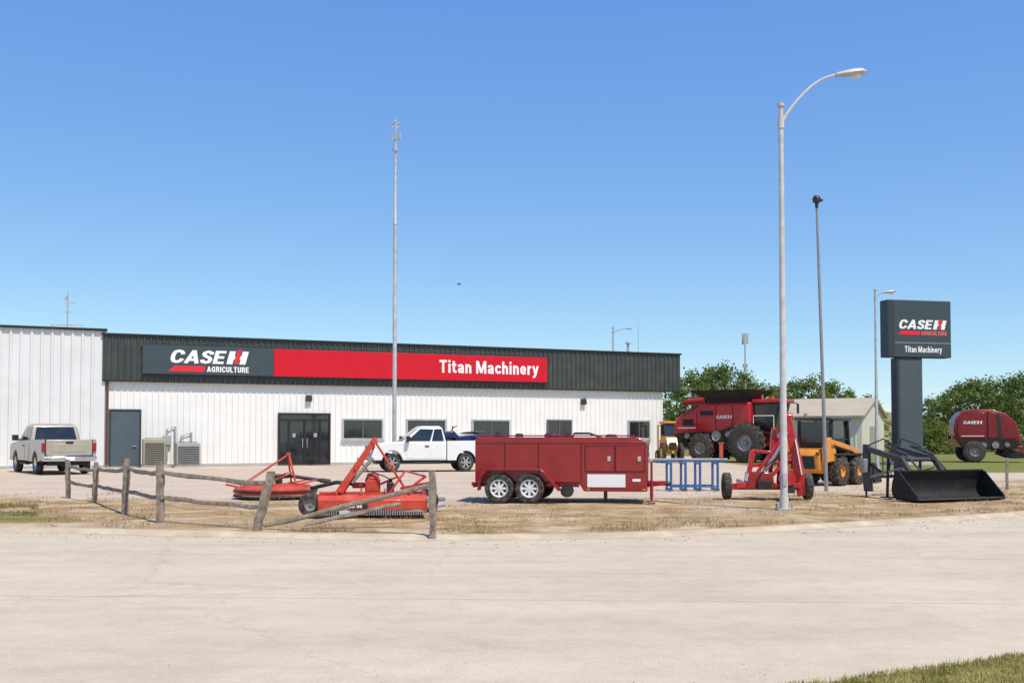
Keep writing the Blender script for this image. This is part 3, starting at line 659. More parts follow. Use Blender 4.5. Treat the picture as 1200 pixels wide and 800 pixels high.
# far comms pole
g=A(874,512,140); g.z=0; zt=A(874,391,140).z
t=thing('communications_pole','distant grey communications pole with aerials above the trees','pole',g)
b=MB(); b.tube((0,0,0),(0,0,zt),.14,.09); b.build('pole',M['galv'],t)
for a in range(3):
    x,y=.35*math.cos(a*2.1+.3),.35*math.sin(a*2.1+.3); b=MB(); b.bx(x-.11,x+.11,y-.08,y+.08,zt-1.4,zt+.05).tube((0,0,zt-.5),(x,y,zt-.5),.04,n=6); b.build('antenna_panel',M['galv'],t)
b=MB(); b.bx(-.3,.3,-.2,.2,zt-4.5,zt-4.0); b.build('equipment_case',M['galv'],t)

# ------------------------------------------------------------------ pylon sign
yaw=R(13); g=A(1064,512,58); g.z=0
t=thing('pylon_sign','tall slate pylon sign with wide square top panel beside a slim lamp','sign',g,yaw)
zt=A(1074,352.5,58).z; zb=A(1074,419,58).z; xl=-1.40; xr=2.52
b=MB(); b.bx(-.78,.76,-.28,.28,0,zb-.03); b.build('post',M['slatepost'],t,bev=.02)
b=MB(); b.bx(-.81,-.66,-.30,.30,0,zb-.05); b.build('post_edge',M['signside'],t)
b=MB(); b.bx(xl,xr,-.38,.38,zb,zt); b.build('panel',M['signgrey'],t,bev=.03)
b=MB(); b.bx(xl+.44,xr-.03,-.386,-.381,zb+.78,zb+.81); b.build('divider_line',M['acgrey'],t)
b=MB(); b.bx(xl+.03,xl+.40,-.387,-.381,zb+.03,zt-.03); b.build('panel_edge',M['signside'],t)
emblem(t,(xl+.60,-.392,zt-1.92),(1,0,0),(0,0,1),3.12)
lettering(t,[('Titan Machinery',(xl+1.02,-.388,zb+.27),(1,0,0),(0,0,1),2.3,.34,0,.09,.165)],M['white'])
b=MB(); b.bx(-1.2,1.3,-.7,.7,-.05,.15); b.build('footing',M['concrete_base'],t)

# ------------------------------------------------------------------ pickups
def pickup(loc,yaw,label,paint,scale):
    t=thing('pickup_truck',label,'pickup truck',loc,yaw,None,scale)
    XF,XR=1.85,-1.75; P=M[paint]
    def arch(cx,r=.5,z0=.48,n=12):
        a0=math.asin((z0-.39)/r); return [(cx-r*math.cos(a0+(PI-2*a0)*i/n),.39+r*math.sin(a0+(PI-2*a0)*i/n)) for i in range(n+1)]
    prof=[(-.78,.48)]+arch(XF)+[(2.75,.48),(2.9,.62),(2.93,1.0),(2.86,1.12),(2.6,1.19),(1.42,1.27),(-.78,1.27)]
    b=MB(); b.prism(prof,-.97,.97); body=b.build('body',P,t,bev=.045,seg=3)
    r0=[(-.78,.94,1.24),(-.78,-.94,1.24),(1.42,-.94,1.24),(1.42,.94,1.24)]
    r1=[(-.60,.80,1.86),(-.60,-.80,1.86),(.52,-.80,1.86),(.52,.80,1.86)]
    r2=[(-.48,.68,1.93),(-.48,-.68,1.93),(.36,-.68,1.93),(.36,.68,1.93)]
    b=MB(); b.loft([r0,r1,r2]); cab=b.build('cab',P,t,bev=.05,seg=3)
    b=MB(); pane(b,(r0[2],r0[3],r1[3],r1[2]),.07,.93,.08,.93); b.build('windscreen',M['glass'],cab)
    b=MB(); pane(b,(r0[0],r0[1],r1[1],r1[0]),.08,.92,.10,.9); b.build('rear_window',M['glass'],cab)
    for s in (0,1):
        c=(r0[1],r0[2],r1[2],r1[1]) if s else (r0[3],r0[0],r1[0],r1[3])
        f=(lambda u0,u1:(u0,u1)) if s else (lambda u0,u1:(1-u1,1-u0))
        for u in ((.05,.33),(.37,.90)):
            b=MB(); u0,u1=f(*u); pane(b,c,u0,u1,.08,.90); b.build('side_window',M['glass'],cab)
    for s in (-1,1):
        b=MB(); b.prism([(.0,.56),(1.12,.56),(1.22,.9),(1.25,1.22),(.0,1.22)],s*.971,s*.983); d=b.build('door',P,t,bev=.006)
        b=MB(); b.bx(.08,.28,s*.985,s*1.01,1.05,1.10); b.build('handle',M['blackplastic'],d)
        b=MB(); b.prism([(-.66,.56),(-.05,.56),(-.05,1.22),(-.7,1.22)],s*.971,s*.983); b.build('door',P,t,bev=.006)
        b=MB(); b.bx(1.02,1.2,s*1.0,s*1.22,1.27,1.5).bx(1.05,1.12,s*.93,s*1.02,1.28,1.34); b.build('mirror',M['blackplastic'],t,bev=.02)
        b=MB(); b.bx(2.78,2.945,s*.62,s*.95,.86,1.08); b.build('headlight',M['lamp_clear'],t,bev=.02)
        b=MB(); b.bx(-2.94,-2.80,s*.84,s*.975,.86,1.20); b.build('tail_light',M['lamp_red'],t,bev=.02)
        b=MB(); b.prism([(-2.88,.56),(-2.24,.48)]+arch(XR)[0:]+[(-.82,.48),(-.82,1.30),(-2.90,1.32)],s*.86,s*.97); b.build('bed_side',P,t,bev=.03)
        b=MB(); b.bx(-.4,.9,s*.85,s*.99,.34,.42); b.build('side_step',M['blackplastic'],t,bev=.02)
    b=MB(); b.bx(-2.84,-.82,-.86,.86,.70,.76).bx(-.90,-.82,-.86,.86,.76,1.3); b.build('bed_floor',M['blackplastic'],t)
    b=MB(); b.bx(-2.93,-2.85,-.82,.82,.72,1.31); tg=b.build('tailgate',P,t,bev=.02)
    b=MB(); b.bx(-2.945,-2.93,-.62,.62,.84,1.14); b.build('pressing',P,tg,bev=.006)
    b=MB(); b.bx(-2.96,-2.945,-.13,.13,1.16,1.24); b.build('handle',M['blackplastic'],tg,bev=.01)
    b=MB(); b.bx(-3.06,-2.86,-.96,.96,.50,.69); bp=b.build('rear_bumper',M['chrome'],t,bev=.04)
    b=MB(); b.bx(-3.075,-3.062,-.16,.16,.53,.67); b.build('number_plate',M['white'],bp)
    b=MB(); b.bx(2.86,3.03,-.97,.97,.46,.68); b.build('front_bumper',M['chrome'],t,bev=.05)
    b=MB(); b.bx(2.88,2.95,-.58,.58,.74,1.08); gr=b.build('grille',M['darkgrille'],t,bev=.01)
    for z in (.80,.91,1.02):
        b=MB(); b.bx(2.95,2.965,-.57,.57,z-.02,z+.02); b.build('grille_bar',M['chrome'],gr)
    b=MB(); b.bx(-2.75,2.6,-.66,.66,.34,.62).bx(-2.3,-1.2,-.69,.69,.62,.7); b.build('underbody',M['darkgrille'],t)
    for x in (XF,XR):
        for s in (-1,1): wheel(t,x,s*.84,.39,.27,'chrome',.64,6,side=s)
    return t
ya=R(126); ps=1.07
pickup(anchor(82,556,-3.06,0,ya,ps,ps),ya,'silver beige crew pickup truck seen from behind, parked before the workshop wing','silver_paint',ps)
ya=R(194); sc=(.90,1.0,1.03)
ploc=anchor(545.5,552,-1.75,.84,ya,sc[0],sc[1])
tw=pickup(ploc,ya,'white pickup truck facing left before the showroom windows, quad bike in its bed','white_paint',sc)
x,y=rot2(-1.75*.9,0,ya)
q=thing('quad_bike','dark blue quad bike riding in the bed of the white pickup','quad bike',V((ploc.x+x,ploc.y+y,.785)),ya,None,1.18)
b=MB(); b.prism([(-.8,.45),(-.75,.68),(-.3,.72),(.15,.66),(.35,.86),(.8,.74),(.9,.55),(.3,.35),(-.4,.35)],-.2,.2); b.build('body',M['navy'],q,bev=.04)
b=MB(); b.prism([(-.6,.73),(-.55,.84),(-.1,.80),(.12,.73)],-.16,.16); b.build('seat',M['blackplastic'],q,bev=.03)
for s in (-1,1):
    for x in (-.6,.6):
        b=MB(); b.prism([(x-.32,.5),(x-.25,.64),(x+.25,.66),(x+.33,.5),(x+.25,.60),(x-.22,.59)],s*.2,s*.5); b.build('fender',M['navy'],q)
        wheel(q,x,s*.40,.27,.2,'steel',.5,0,side=s)
b=MB(); b.path([(.28,-.38,1.02),(.34,-.12,.98),(.34,.12,.98),(.28,.38,1.02)],.018).tube((.42,0,.75),(.34,0,.98),.025); b.build('handlebar',M['black'],q)
for x in (-.65,.68):
    b=MB()
    for y in (-.3,-.1,.1,.3): b.tube((x-.2,y,.82),(x+.2,y,.82),.012,n=6)
    b.tube((x-.2,-.3,.82),(x-.2,.3,.82),.012,n=6).tube((x+.2,-.3,.82),(x+.2,.3,.82),.012,n=6).tube((x,-.15,.82),(x,-.15,.66),.012,n=6).tube((x,.15,.82),(x,.15,.66),.012,n=6); b.build('rack',M['black'],q)

# ------------------------------------------------------------------ split rail fence
posts=[(80,583,79,538,.12),(111,588,113,541,.12),(146,601,149,537,.13),(187,612,188,540,.13),(298,621,318,552,.15)]
pp=[]
for (a,c,d,e,r) in posts:
    g=G(a,c); pp.append((g,A(d,e,g.y+.03),r))
f0=pp[0][0]
fe=thing('split_rail_fence','weathered grey split rail fence with leaning end post on the left verge','fence',f0)
def timber(p0,p1,w,h,name,parent,org,sag=0):
    p0,p1=V(p0),V(p1); n=7; b=MB(); d=(p1-p0); side=d.normalized().cross(V((0,0,1)))
    if side.length<.4: side=V((1,0,0))
    side.normalize(); up=side.cross(d.normalized()); rings=[]
    for i in range(n+1):
        k=i/n; c=p0+d*k+up*random.uniform(-.016,.016)+side*random.uniform(-.014,.014)-V((0,0,sag*4*k*(1-k)))
        ww=w*random.uniform(.85,1.1); hh=h*random.uniform(.82,1.1)
        if i in(0,n): ww*=.8; hh*=.8
        ring=[]
        for s in range(8):
            a=2*PI*s/8+.3; m=1.0 if s%2 else .86
            ring.append(c+side*math.cos(a)*ww*.56*m+up*math.sin(a)*hh*.56*m)
        rings.append(ring)
    b.loft(rings); return b.build(name,M['wood'],parent,org=org,angle=30)
for g,tp,r in pp: timber(g-V((0,0,.15)),tp,r,r*.85,'post',fe,f0)
for (g,tp,r),(g2,tp2,r2) in zip(pp,pp[1:]):
    for k0,k1 in ((.82,.80),(.42,.40)):
        a=g.lerp(tp,k0); c=g2.lerp(tp2,k1); e=(c-a).normalized()*.12
        timber(a-e+V((0,.05,0)),c+e+V((0,.05,0)),.06,.085,'rail',fe,f0,.03)
g=G(507,627.5); tp=A(506.5,551,g.y)
o=timber(g-V((0,0,.15)),tp,.115,.10,'fence_post',None,g); o.location=g; tag(o,'lone upright weathered fence post nearest the road','fence post')
def loose(p0,p1,label,w=.10,h=.09):
    o=timber(p0,p1,w,h,'fence_rail',None,p0); o.location=p0; tag(o,label,'fence rail')
e=A(503,569,G(507,627).y+.12)
loose(G(308,620)+V((0,.1,.05)),e,'long fallen fence rail sloping up to the lone post',.10,.085)
loose(G(352,620)+V((0,.35,.05)),A(470,590,G(507,620).y+.5),'fallen fence rail lying lower beside the sloping one',.09,.08)
a=G(398,607)+V((0,0,.14)); c=G(522,598)+V((0,0,.20))
o=thing('metal_guard_rail','grey corrugated metal rail lying in front of the red cutter','rail',(a+c)/2)
b=MB(); rings=[]
for p in (a,c): rings.append([p+V((0,yy,zz)) for yy,zz in ((0,-.12),(-.05,-.09),(-.05,-.05),(0,0),(-.05,.05),(-.05,.09),(0,.12),(.02,.12),(-.03,.09),(-.03,.05),(.02,0),(-.03,-.05),(-.03,-.09),(.02,-.12))])
b.loft(rings); b.build('beam',M['galv'],o,org=(a+c)/2)
for k in (.12,.88):
    p=a.lerp(c,k); b=MB(); b.bx(p.x-.06,p.x+.06,p.y+.03,p.y+.2,-.03,p.z+.02); b.build('block',M['wood'],o,org=(a+c)/2)

# ------------------------------------------------------------------ round disc mower
g=anchor(312,586,0,-1.0,0)
t=thing('disc_mower','round orange red rotary mower with lifting frame lying behind the rail fence','mower',g,R(20))
b=MB(); b.lathe([(0,.36),(.35,.36),(.8,.31),(.98,.26),(1.0,.24),(1.0,.10),(.97,.10),(.97,.22),(0,.22)],n=40); b.build('deck',M['orange'],t)
b=MB(); b.lathe([(.95,.09),(1.02,.09),(1.03,.05),(.95,.04),(.95,.09)],n=40); b.build('skirt_ring',M['tyre'],t)
b=MB(); b.lathe([(1.005,.215),(1.03,.20),(1.03,.17),(1.005,.155)],n=40); b.build('rim_band',M['black'],t)
b=MB()
for s in (-1,1): b.bar((.45,s*.42,.30),(.30,s*.10,1.08),.04,.035).bar((-.85,s*.25,.30),(.28,s*.07,1.06),.026,.026).bar((.45,s*.42,.34),(.95,s*.42,.45),.04,.04).bar((-.3,s*.3,.36),(.34,s*.25,.62),.03,.03)
b.bar((.45,-.5,.36),(.45,.5,.36),.05,.05).bar((.38,-.30,.62),(.38,.30,.62),.035,.035).box((.3,0,1.08),(.08,.22,.07)); b.build('lift_frame',M['orange'],t,bev=.006)
b=MB(); b.box((0,0,.48),(.30,.24,.22)).tube((.1,0,.52),(.34,0,.54),.05); b.build('gearbox',M['black'],t,bev=.03)
b=MB(); b.tube((.34,0,.54),(1.25,0,.40),.045).tube((1.1,0,.42),(1.35,0,.385),.06); b.build('drive_shaft',M['black'],t)
b=MB(); b.bar((-.9,0,.28),(-1.2,0,.35),.06,.05); b.build('rear_arm',M['orange'],t)
for k in range(6):
    a=k*PI/3+.3; b=MB(); b.bar((.36*math.cos(a),.36*math.sin(a),.375),(.92*math.cos(a),.92*math.sin(a),.295),.03,.03); b.build('deck_rib',M['orange'],t)
# ------------------------------------------------------------------ rotary cutter with skirt lettering
ya=R(8); g=anchor(437,606,0,-.9,ya)
t=thing('rotary_cutter','low rectangular orange red rotary cutter with tall hitch mast beside the fallen rail','mower',g,ya)
hw=1.02
b=MB(); b.prism([(-.9,.14),(-.9,.32),(-.80,.40),(.75,.40),(.9,.30),(.9,.14),(.86,.14),(.86,.28),(.73,.36),(-.78,.36),(-.86,.30),(-.86,.14)],-hw,hw,'x')
b.bx(-hw,-hw+.03,-.9,.9,.11,.35).bx(hw-.03,hw,-.9,.9,.11,.35); b.build('deck',M['orange'],t,bev=.008)
for x in (-.68,-.22,.25,.7):
    b=MB(); b.bx(x-.02,x+.02,-.78,.74,.405,.465); b.build('deck_rib',M['orange'],t)
b=MB(); b.bx(-hw,hw,-.28,-.23,.405,.45); b.build('deck_rib',M['orange'],t)
b=MB()
for i in range(46): x=-hw+.03+i*.0435; b.bx(x,x+.022,-.915,-.902,.04,.14)
b.build('chain_guard',M['steel'],t)
b=MB(); b.bx(-.66,-.10,-.906,-.902,.16,.25); b.build('decal_strip',M['black'],t)
lettering(t,[('TURBO 96',(-.62,-.909,.18),(1,0,0),(0,0,1),.42,.055)],M['white'])
b=MB(); b.box((0,.05,.56),(.30,.26,.26)).lathe([(.0,.80),(.10,.80),(.14,.69)],(0,.05,0),n=14).tube((-.15,.05,.56),(-.4,.05,.56),.06); b.build('gearbox',M['orange'],t,bev=.03)
b=MB()
b.bar((-.66,-.35,.42),(.03,-.28,1.44),.09,.13,.075,.10); b.bar((-.58,-.02,.42),(.02,-.20,1.42),.05,.07)
for s in (-1,1): b.bar((.05,s*.06-.25,1.40),(.66,s*.35,.45),.03,.04)
b.bar((-.62,-.55,.48),(-.62,.1,.48),.05,.06).bar((-.34,-.40,.90),(-.34,-.1,.90),.035,.035).box((.03,-.25,1.43),(.11,.18,.12)); b.build('hitch_mast',M['orange'],t,bev=.006)
b=MB(); b.tube((-.40,-.28,.62),(.0,-.26,1.1),.035); b.tube((-.1,-.27,.98),(.03,-.25,1.34),.02); b.build('ram',M['steel'],t)
for p0_,p1_,ww in (((-.55,-.4,.46),(-1.15,-.5,.36),.06),((-.55,0,.46),(-1.15,-.35,.36),.05),((.55,.3,.48),(1.15,.2,.60),.05),((.60,-.5,.44),(1.02,-.35,.75),.045),((1.0,-.5,.74),(1.0,.3,.74),.045),((.3,-.6,.42),(.62,-.35,.85),.035),((.62,-.35,.85),(1.0,-.3,.74),.035),((-.1,.2,.46),(.5,.3,.72),.04)):
    b=MB(); b.bar(p0_,p1_,ww,ww); b.build('arm',M['red'],t,bev=.006)
wheel(t,-1.16,-.62,.23,.16,'steel',.5,0,side=-1); wheel(t,1.1,.55,.23,.16,'steel',.5,0,side=-1)
b=MB(); b.path([(-.3,.05,.58),(-.7,.05,.62),(-1.2,.15,.50)],.04); b.build('drive_shaft',M['black'],t)
b=MB(); b.box((.34,-.2,.53),(.14,.18,.2)).tube((.34,-.2,.63),(.34,-.2,.70),.04); b.build('oil_tank',M['black'],t,bev=.02)
b=MB(); b.path([(-.3,-.2,1.1),(-.1,-.1,.85),(.2,-.1,.75),(.34,-.2,.68)],.012,6); b.build('hydraulic_hose',M['blackplastic'],t)

# ------------------------------------------------------------------ fuel trailer
ya=R(-9); g=anchor(657,589.5,0,-.90,ya)
t=thing('fuel_trailer','shiny dark red tandem axle fuel tank trailer with bright wheels','trailer',g,ya)
b=MB(); b.prism([(-2.0,.46),(.40,.46),(.52,.27),(1.95,.27),(1.95,1.36),(1.80,1.48),(1.70,1.50),(-1.96,1.50),(-2.0,1.46)],-.80,.80); tk=b.build('tank',M['deepred'],t,bev=.035,seg=4)
b=MB(); b.bx(-1.97,1.92,-.816,-.801,1.37,1.405); b.build('side_flange',M['deepred'],tk,bev=.005)
for xx in (-1.30,-.52,.46):
    b=MB(); b.bx(xx-.012,xx+.012,-.8065,-.801,.50,1.36); b.build('panel_seam',M['deepreddark'],tk)
b=MB(); b.bx(.60,1.46,-.809,-.801,.37,.66); b.build('white_decal',M['white'],tk)
for xa,xb in ((.56,1.20),(1.25,1.88)):
    b=MB(); b.bx(xa-.02,xb+.02,-.805,-.801,.71,1.31); b.build('door_seam',M['deepreddark'],tk)
    b=MB(); b.bx(xa,xb,-.818,-.806,.73,1.29); dr=b.build('hinged_door',M['deepred'],tk,bev=.008)
    b=MB(); b.bx(xb-.14,xb-.07,-.835,-.819,.96,1.07); b.build('latch',M['chrome'],dr)
b=MB(); b.bx(1.952,1.962,-.6,.6,.45,1.15); b.build('front_panel',M['deepred'],tk,bev=.01)
b=MB(); b.bx(-2.05,.40,-.70,-.60,.36,.455).bx(-2.05,.40,.60,.70,.36,.455).bx(-2.05,-2.004,-.8,.8,.34,.455).bx(-1.5,-1.3,-.6,.6,.36,.45); b.build('frame',M['deepred'],t,bev=.008)
for s in (-1,1):
    o=[(-1.90,.30),(-1.83,.64),(-1.68,.79),(-.44,.79),(-.28,.66),(.02,.30)]; i=[(-.04,.28),(-.33,.61),(-.47,.745),(-1.65,.745),(-1.79,.61),(-1.86,.28)]
    b=MB(); b.prism(o+i,s*.802,s*1.08); b.build('mudguard',M['deepred'],t,bev=.012)
    for x in (-1.40,-.70): wheel(t,x,s*.95,.335,.22,'rimwhite',.62,8,side=s)
    b=MB(); b.bx(-2.09,-2.055,s*.5,s*.75,.38,.46); b.build('tail_light',M['lamp_red'],t)
for x in (-1.4,-.7):
    b=MB(); b.tube((x,-.9,.335),(x,.9,.335),.04); b.build('axle',M['black'],t)
for s in (-1,1):
    b=MB(); b.path([(-1.9,s*.70,1.50),(-1.9,s*.70,1.535),(1.6,s*.70,1.535),(1.6,s*.70,1.50)],.014,8); b.build('top_rail',M['deepred'],t)
for pr_,c_ in (([(0,.09),(.15,.09),(.19,.05),(.19,0)],(-.3,0,1.502)),([(0,.09),(.09,.08),(.10,0)],(-1.1,.1,1.502)),([(0,.12),(.06,.11),(.06,0)],(-1.6,0,1.502)),([(0,.10),(.05,.09),(.05,0)],(.1,-.3,1.502)),([(0,.07),(.12,.06),(.14,0)],(1.1,-.1,1.502))):
    b=MB(); b.lathe(pr_,c_,n=20); b.build('hatch',M['black'],t)
b=MB(); b.path([(.2,-.2,1.49),(.25,-.2,1.59),(.6,-.3,1.59),(.9,-.3,1.49)],.025); b.build('filler_pipe',M['black'],t)
b=MB()
for s in (-1,1): b.bar((1.93,s*.45,.42),(2.2,0,.43),.08,.11)
b.bar((2.12,0,.43),(2.36,0,.43),.10,.11); tn=b.build('tongue',M['deepred'],t)
b=MB(); b.lathe([(.035,0),(.07,.02),(.08,.06),(.05,.1)],(2.40,0,.37),n=12); b.build('coupler',M['black'],tn)
b=MB(); b.tube((2.04,-.55,.05),(2.04,-.55,.95),.028).tube((2.04,-.55,.10),(2.04,-.55,.5),.04).bx(1.95,2.13,-.65,-.45,.0,.03).tube((2.04,-.55,.9),(2.04,-.70,.9),.015,n=6); b.build('jack',M['deepred'],t)
for x,y0 in ((-1.93,-.712),(.62,-.81),(1.88,-.81)):
    b=MB(); b.bx(x-.04,x+.04,y0,y0+.008,.30,.34) if x>0 else b.bx(x-.04,x+.04,y0,y0+.008,.39,.43); b.build('reflector',M['amber'],t)
b=MB(); b.bx(1.62,1.80,-.809,-.802,.50,.56); b.build('maker_plate',M['white'],t)
b=MB(); b.lathe([(0,-.16),(.14,-.16),(.15,0),(.14,.16),(0,.16)],(.12,-.62,.27),'y',16); b.build('drain_sump',M['black'],t)
b=MB(); b.bar((1.0,-.62,.0),(1.0,-.62,.26),.08,.08); b.bx(.88,1.12,-.72,-.52,.0,.02); b.build('support_foot',M['black'],t)

# ------------------------------------------------------------------ blue rack
ya=R(3); g=anchor(806,575,0,-.35,ya)
t=thing('steel_rack','thin open blue steel rack of rails and upright frames behind the red trailer','rack',g,ya)
for x in (-.46,-.05,.36,.86):
    b=MB(); b.bar((x,-.30,.02),(x,-.30,.80),.07,.06).bar((x,.30,.02),(x,.30,.80),.07,.06).bar((x,-.42,.035),(x,.42,.035),.06,.06).bar((x,-.27,.76),(x,.27,.76),.05,.05); b.build('leg',M['blue'],t,bev=.005)
for s in (-1,1):
    b=MB(); b.bx(-.85,1.12,s*.30-.03,s*.30+.03,.805,.86); b.build('beam',M['blue'],t,bev=.005)
    b=MB(); b.bx(-.48,.88,s*.345-.02,s*.345+.02,.10,.15); b.build('lower_rail',M['blue'],t,bev=.004)
b=MB(); b.bx(-1.15,1.14,-.33,-.27,.865,.91); b.build('top_rail',M['galv'],t,bev=.005)
b=MB(); b.bx(.92,1.01,-.34,-.25,.915,1.32).bx(.89,1.04,-.35,-.24,1.32,1.35); b.build('end_stop',M['orange'],t,bev=.005)

# ------------------------------------------------------------------ red wheeled implement seen end-on
ya=R(-93); g=anchor(901,585,.25,0,ya)
t=thing('grain_auger','bright red wheeled implement with upright slanted mast behind the tall street lamp','auger',g,ya)
Q=lambda x,y,z:(-y,x,z)
b=MB(); b.bar(Q(-.88,0,.30),Q(.88,0,.30),.13,.15).bar(Q(-.80,-.35,.34),Q(.75,-.35,.34),.10,.12).bar(Q(-.6,-.4,.36),Q(-.6,.6,.42),.09,.09).bar(Q(.5,-.4,.36),Q(.5,.6,.42),.09,.09); b.build('axle_beam',M['red'],t,bev=.01)
b=MB(); b.bar(Q(.84,-.2,.10),Q(.50,-.1,2.0),.26,.28,.17,.18); b.build('mast',M['red'],t,bev=.03)
b=MB(); b.bar(Q(.77,-.35,.60),Q(.635,-.30,1.45),.11,.012); b.build('white_stripe',M['white'],t)
for p0_,p1_,ww in (((-.48,-.25,.34),(.44,-.15,1.62),.08),((-.50,-.1,.35),(-.36,-.1,1.18),.09),((-.36,-.1,1.18),(.30,-.1,1.10),.075),((-.28,.2,1.10),(-.42,.25,.4),.09),((.08,.1,.35),(.20,.1,1.72),.10),((-.45,.0,.80),(.68,0,.90),.08),((.34,.2,.35),(.44,.1,1.88),.11),((.0,-.3,.5),(.62,-.2,1.15),.08),((.20,.0,1.66),(.50,-.05,1.80),.08)):
    b=MB(); b.bar(Q(*p0_),Q(*p1_),ww,ww); b.build('brace',M['red'],t,bev=.01)
b=MB(); b.loft([[Q(-.56,-.44,.26),Q(.12,-.44,.26),Q(.12,.1,.26),Q(-.56,.1,.26)],[Q(-.50,-.45,.66),Q(.06,-.45,.66),Q(.06,.15,.66),Q(-.50,.15,.66)]]); b.build('hopper',M['deepred'],t,bev=.025)
b=MB(); b.lathe([(0,-.2),(.17,-.2),(.19,-.1),(.19,.1),(.17,.2),(0,.2)],Q(.42,-.38,.52),'x',16); b.build('gearbox',M['red'],t)
b=MB(); b.box(Q(.42,-.40,.26),(.3,.3,.18)); b.build('gearbox_mount',M['black'],t,bev=.02)
b=MB(); b.box(Q(-.15,-.50,.36),(.14,.34,.22)); b.build('toolbox',M['mattblack'],t,bev=.02)
b=MB(); b.tube(Q(-.1,-.34,.7),Q(.30,-.28,1.30),.045); b.tube(Q(.15,-.30,1.08),Q(.46,-.24,1.62),.028); b.build('ram',M['steel'],t)
b=MB(); b.lathe([(0,-.12),(.09,-.12),(.11,0),(.09,.12),(0,.12)],Q(.49,-.1,1.99),'y',16); b.build('head_drum',M['red'],t)
b=MB(); b.path([Q(.38,-.32,1.4),Q(.15,-.42,1.0),Q(-.1,-.46,.8),Q(-.3,-.47,.5)],.018,8); b.build('hydraulic_hose',M['blackplastic'],t)
wheel(t,.0,-.97,.32,.19,'mattblack',.45,0,side=-1); wheel(t,.12,.95,.32,.19,'mattblack',.45,0,side=1)
b=MB(); b.path([Q(.5,-.2,.35),Q(.3,-.6,.3),Q(.2,-.9,.22)],.05); b.build('drawbar',M['red'],t)

# ------------------------------------------------------------------ combine harvester
ya=R(-35); cs=.96; g=anchor(822,541,-2.2,-1.5,ya,cs,cs)
t=thing('combine_harvester','big red combine harvester with flared black grain tank parked at the showroom corner','combine harvester',g,ya,None,(cs,cs,1.06))
b=MB(); b.prism([(-4.1,1.55),(-4.35,1.9),(-4.25,2.3),(-3.7,2.72),(-2.9,3.08),(-2.2,3.38),(1.0,3.40),(1.05,1.7),(.4,1.35),(-1.2,1.25),(-2.4,1.2)],-1.38,1.38); b.build('body',M['red'],t,bev=.16,seg=4)
for pts in ([(-3.95,1.75),(-4.0,2.15),(-3.6,2.52),(-2.55,2.92),(-2.55,1.72)],[(-2.48,1.72),(-2.48,2.96),(-1.9,3.18),(-1.25,3.22),(-1.25,1.78)],[(-1.18,1.80),(-1.18,3.25),(-.14,3.25),(-.14,2.06)],[(-.07,2.1),(-.07,3.25),(.95,3.25),(.95,2.25)]):
    b=MB(); b.prism(pts,-1.45,-1.385); b.build('side_panel',M['red'],t,bev=.03,seg=3)
b=MB(); b.prism([(-3.9,1.35),(-3.9,1.66),(-1.3,1.70),(-.2,1.98),(.95,2.16),(1.0,1.55),(.4,1.2),(-1.2,1.1),(-2.6,1.2)],-1.42,-1.385); mb=b.build('machinery_bay',M['mattblack'],t)
for (x,z,r) in ((-3.2,1.5,.16),(-1.9,1.42,.22),(-1.2,1.5,.30),(-.4,1.6,.18),(.3,1.75,.26)):
    b=MB(); b.lathe([(0,-.06),(r*.3,-.06),(r*.35,-.02),(r*.9,-.02),(r,-.06),(r,0)],(x,-1.425,z),'y',18); b.build('pulley',M['steel'],mb)
b=MB(); b.bx(-3.5,-2.75,-1.465,-1.452,2.1,2.45); b.build('vent_grille',M['darkgrille'],t)
b=MB(); b.bx(-2.3,-1.4,-1.465,-1.452,2.66,2.92); b.build('vent_grille',M['darkgrille'],t)
b=MB(); b.loft([[(x,y,z) for x,y in ((x0,-y0),(x1,-y0),(x1,y0),(x0,y0))] for x0,x1,y0,z in ((-1.9,.8,1.15,3.38),(-1.9,.8,1.17,3.52),(-2.8,1.3,1.95,4.08),(-2.74,1.25,1.89,4.08),(-1.8,.7,1.08,3.58))]); gt=b.build('grain_tank',M['mattblack'],t)
b=MB(); r0=[(1.05,-.85,1.85),(2.35,-.85,1.85),(2.35,.85,1.85),(1.05,.85,1.85)]; r1=[(1.05,-.95,3.3),(2.75,-.9,3.3),(2.75,.9,3.3),(1.05,.95,3.3)]
b.loft([r0,r1]); cb=b.build('cab',M['black'],t,bev=.04)
b=MB(); pane(b,(r0[0],r0[1],r1[1],r1[0]),.08,.93,.06,.95,.02); b.build('side_glass',M['cabglass'],cb,recalc=False)
b=MB(); pane(b,(r0[1],r0[2],r1[2],r1[1]),.05,.95,.05,.95,.02); b.build('windscreen',M['cabglass'],cb,recalc=False)
b=MB(); b.bx(.95,3.0,-1.0,1.0,3.31,3.55); b.build('cab_roof',M['red'],cb,bev=.08)
for y in (-.85,.85):
    b=MB(); b.tube((1.6,y,3.55),(1.6,y,3.78),.06,.05); b.build('beacon',M['amber'],cb)
    b=MB(); b.path([(2.8,y,3.4),(3.1,y*1.5,3.3)],.025,6); b.bx(3.05,3.12,y*1.5-.13,y*1.5+.13,2.75,3.3); b.build('mirror',M['black'],cb)
b=MB(); b.bx(.9,2.6,-1.35,-.9,1.62,1.72); pf=b.build('platform',M['black'],t)
b=MB(); b.path([(2.5,-1.3,1.72),(2.5,-1.3,2.6),(1.2,-1.3,2.6),(1.2,-1.3,1.72)],.03,8); b.build('handrail',M['white_paint'],pf)
b=MB(); b.path([(2.6,-1.25,1.7),(2.75,-1.45,.6)],.03,6); b.path([(2.2,-1.25,1.7),(2.35,-1.45,.6)],.03,6)
for k in range(4): b.bx(2.22+k*.035,2.72+k*.035,-1.5+.05*(3-k)*.8,-1.38+.05*(3-k)*.8,.7+.27*(3-k),.73+.27*(3-k))
b.build('ladder',M['black'],t)
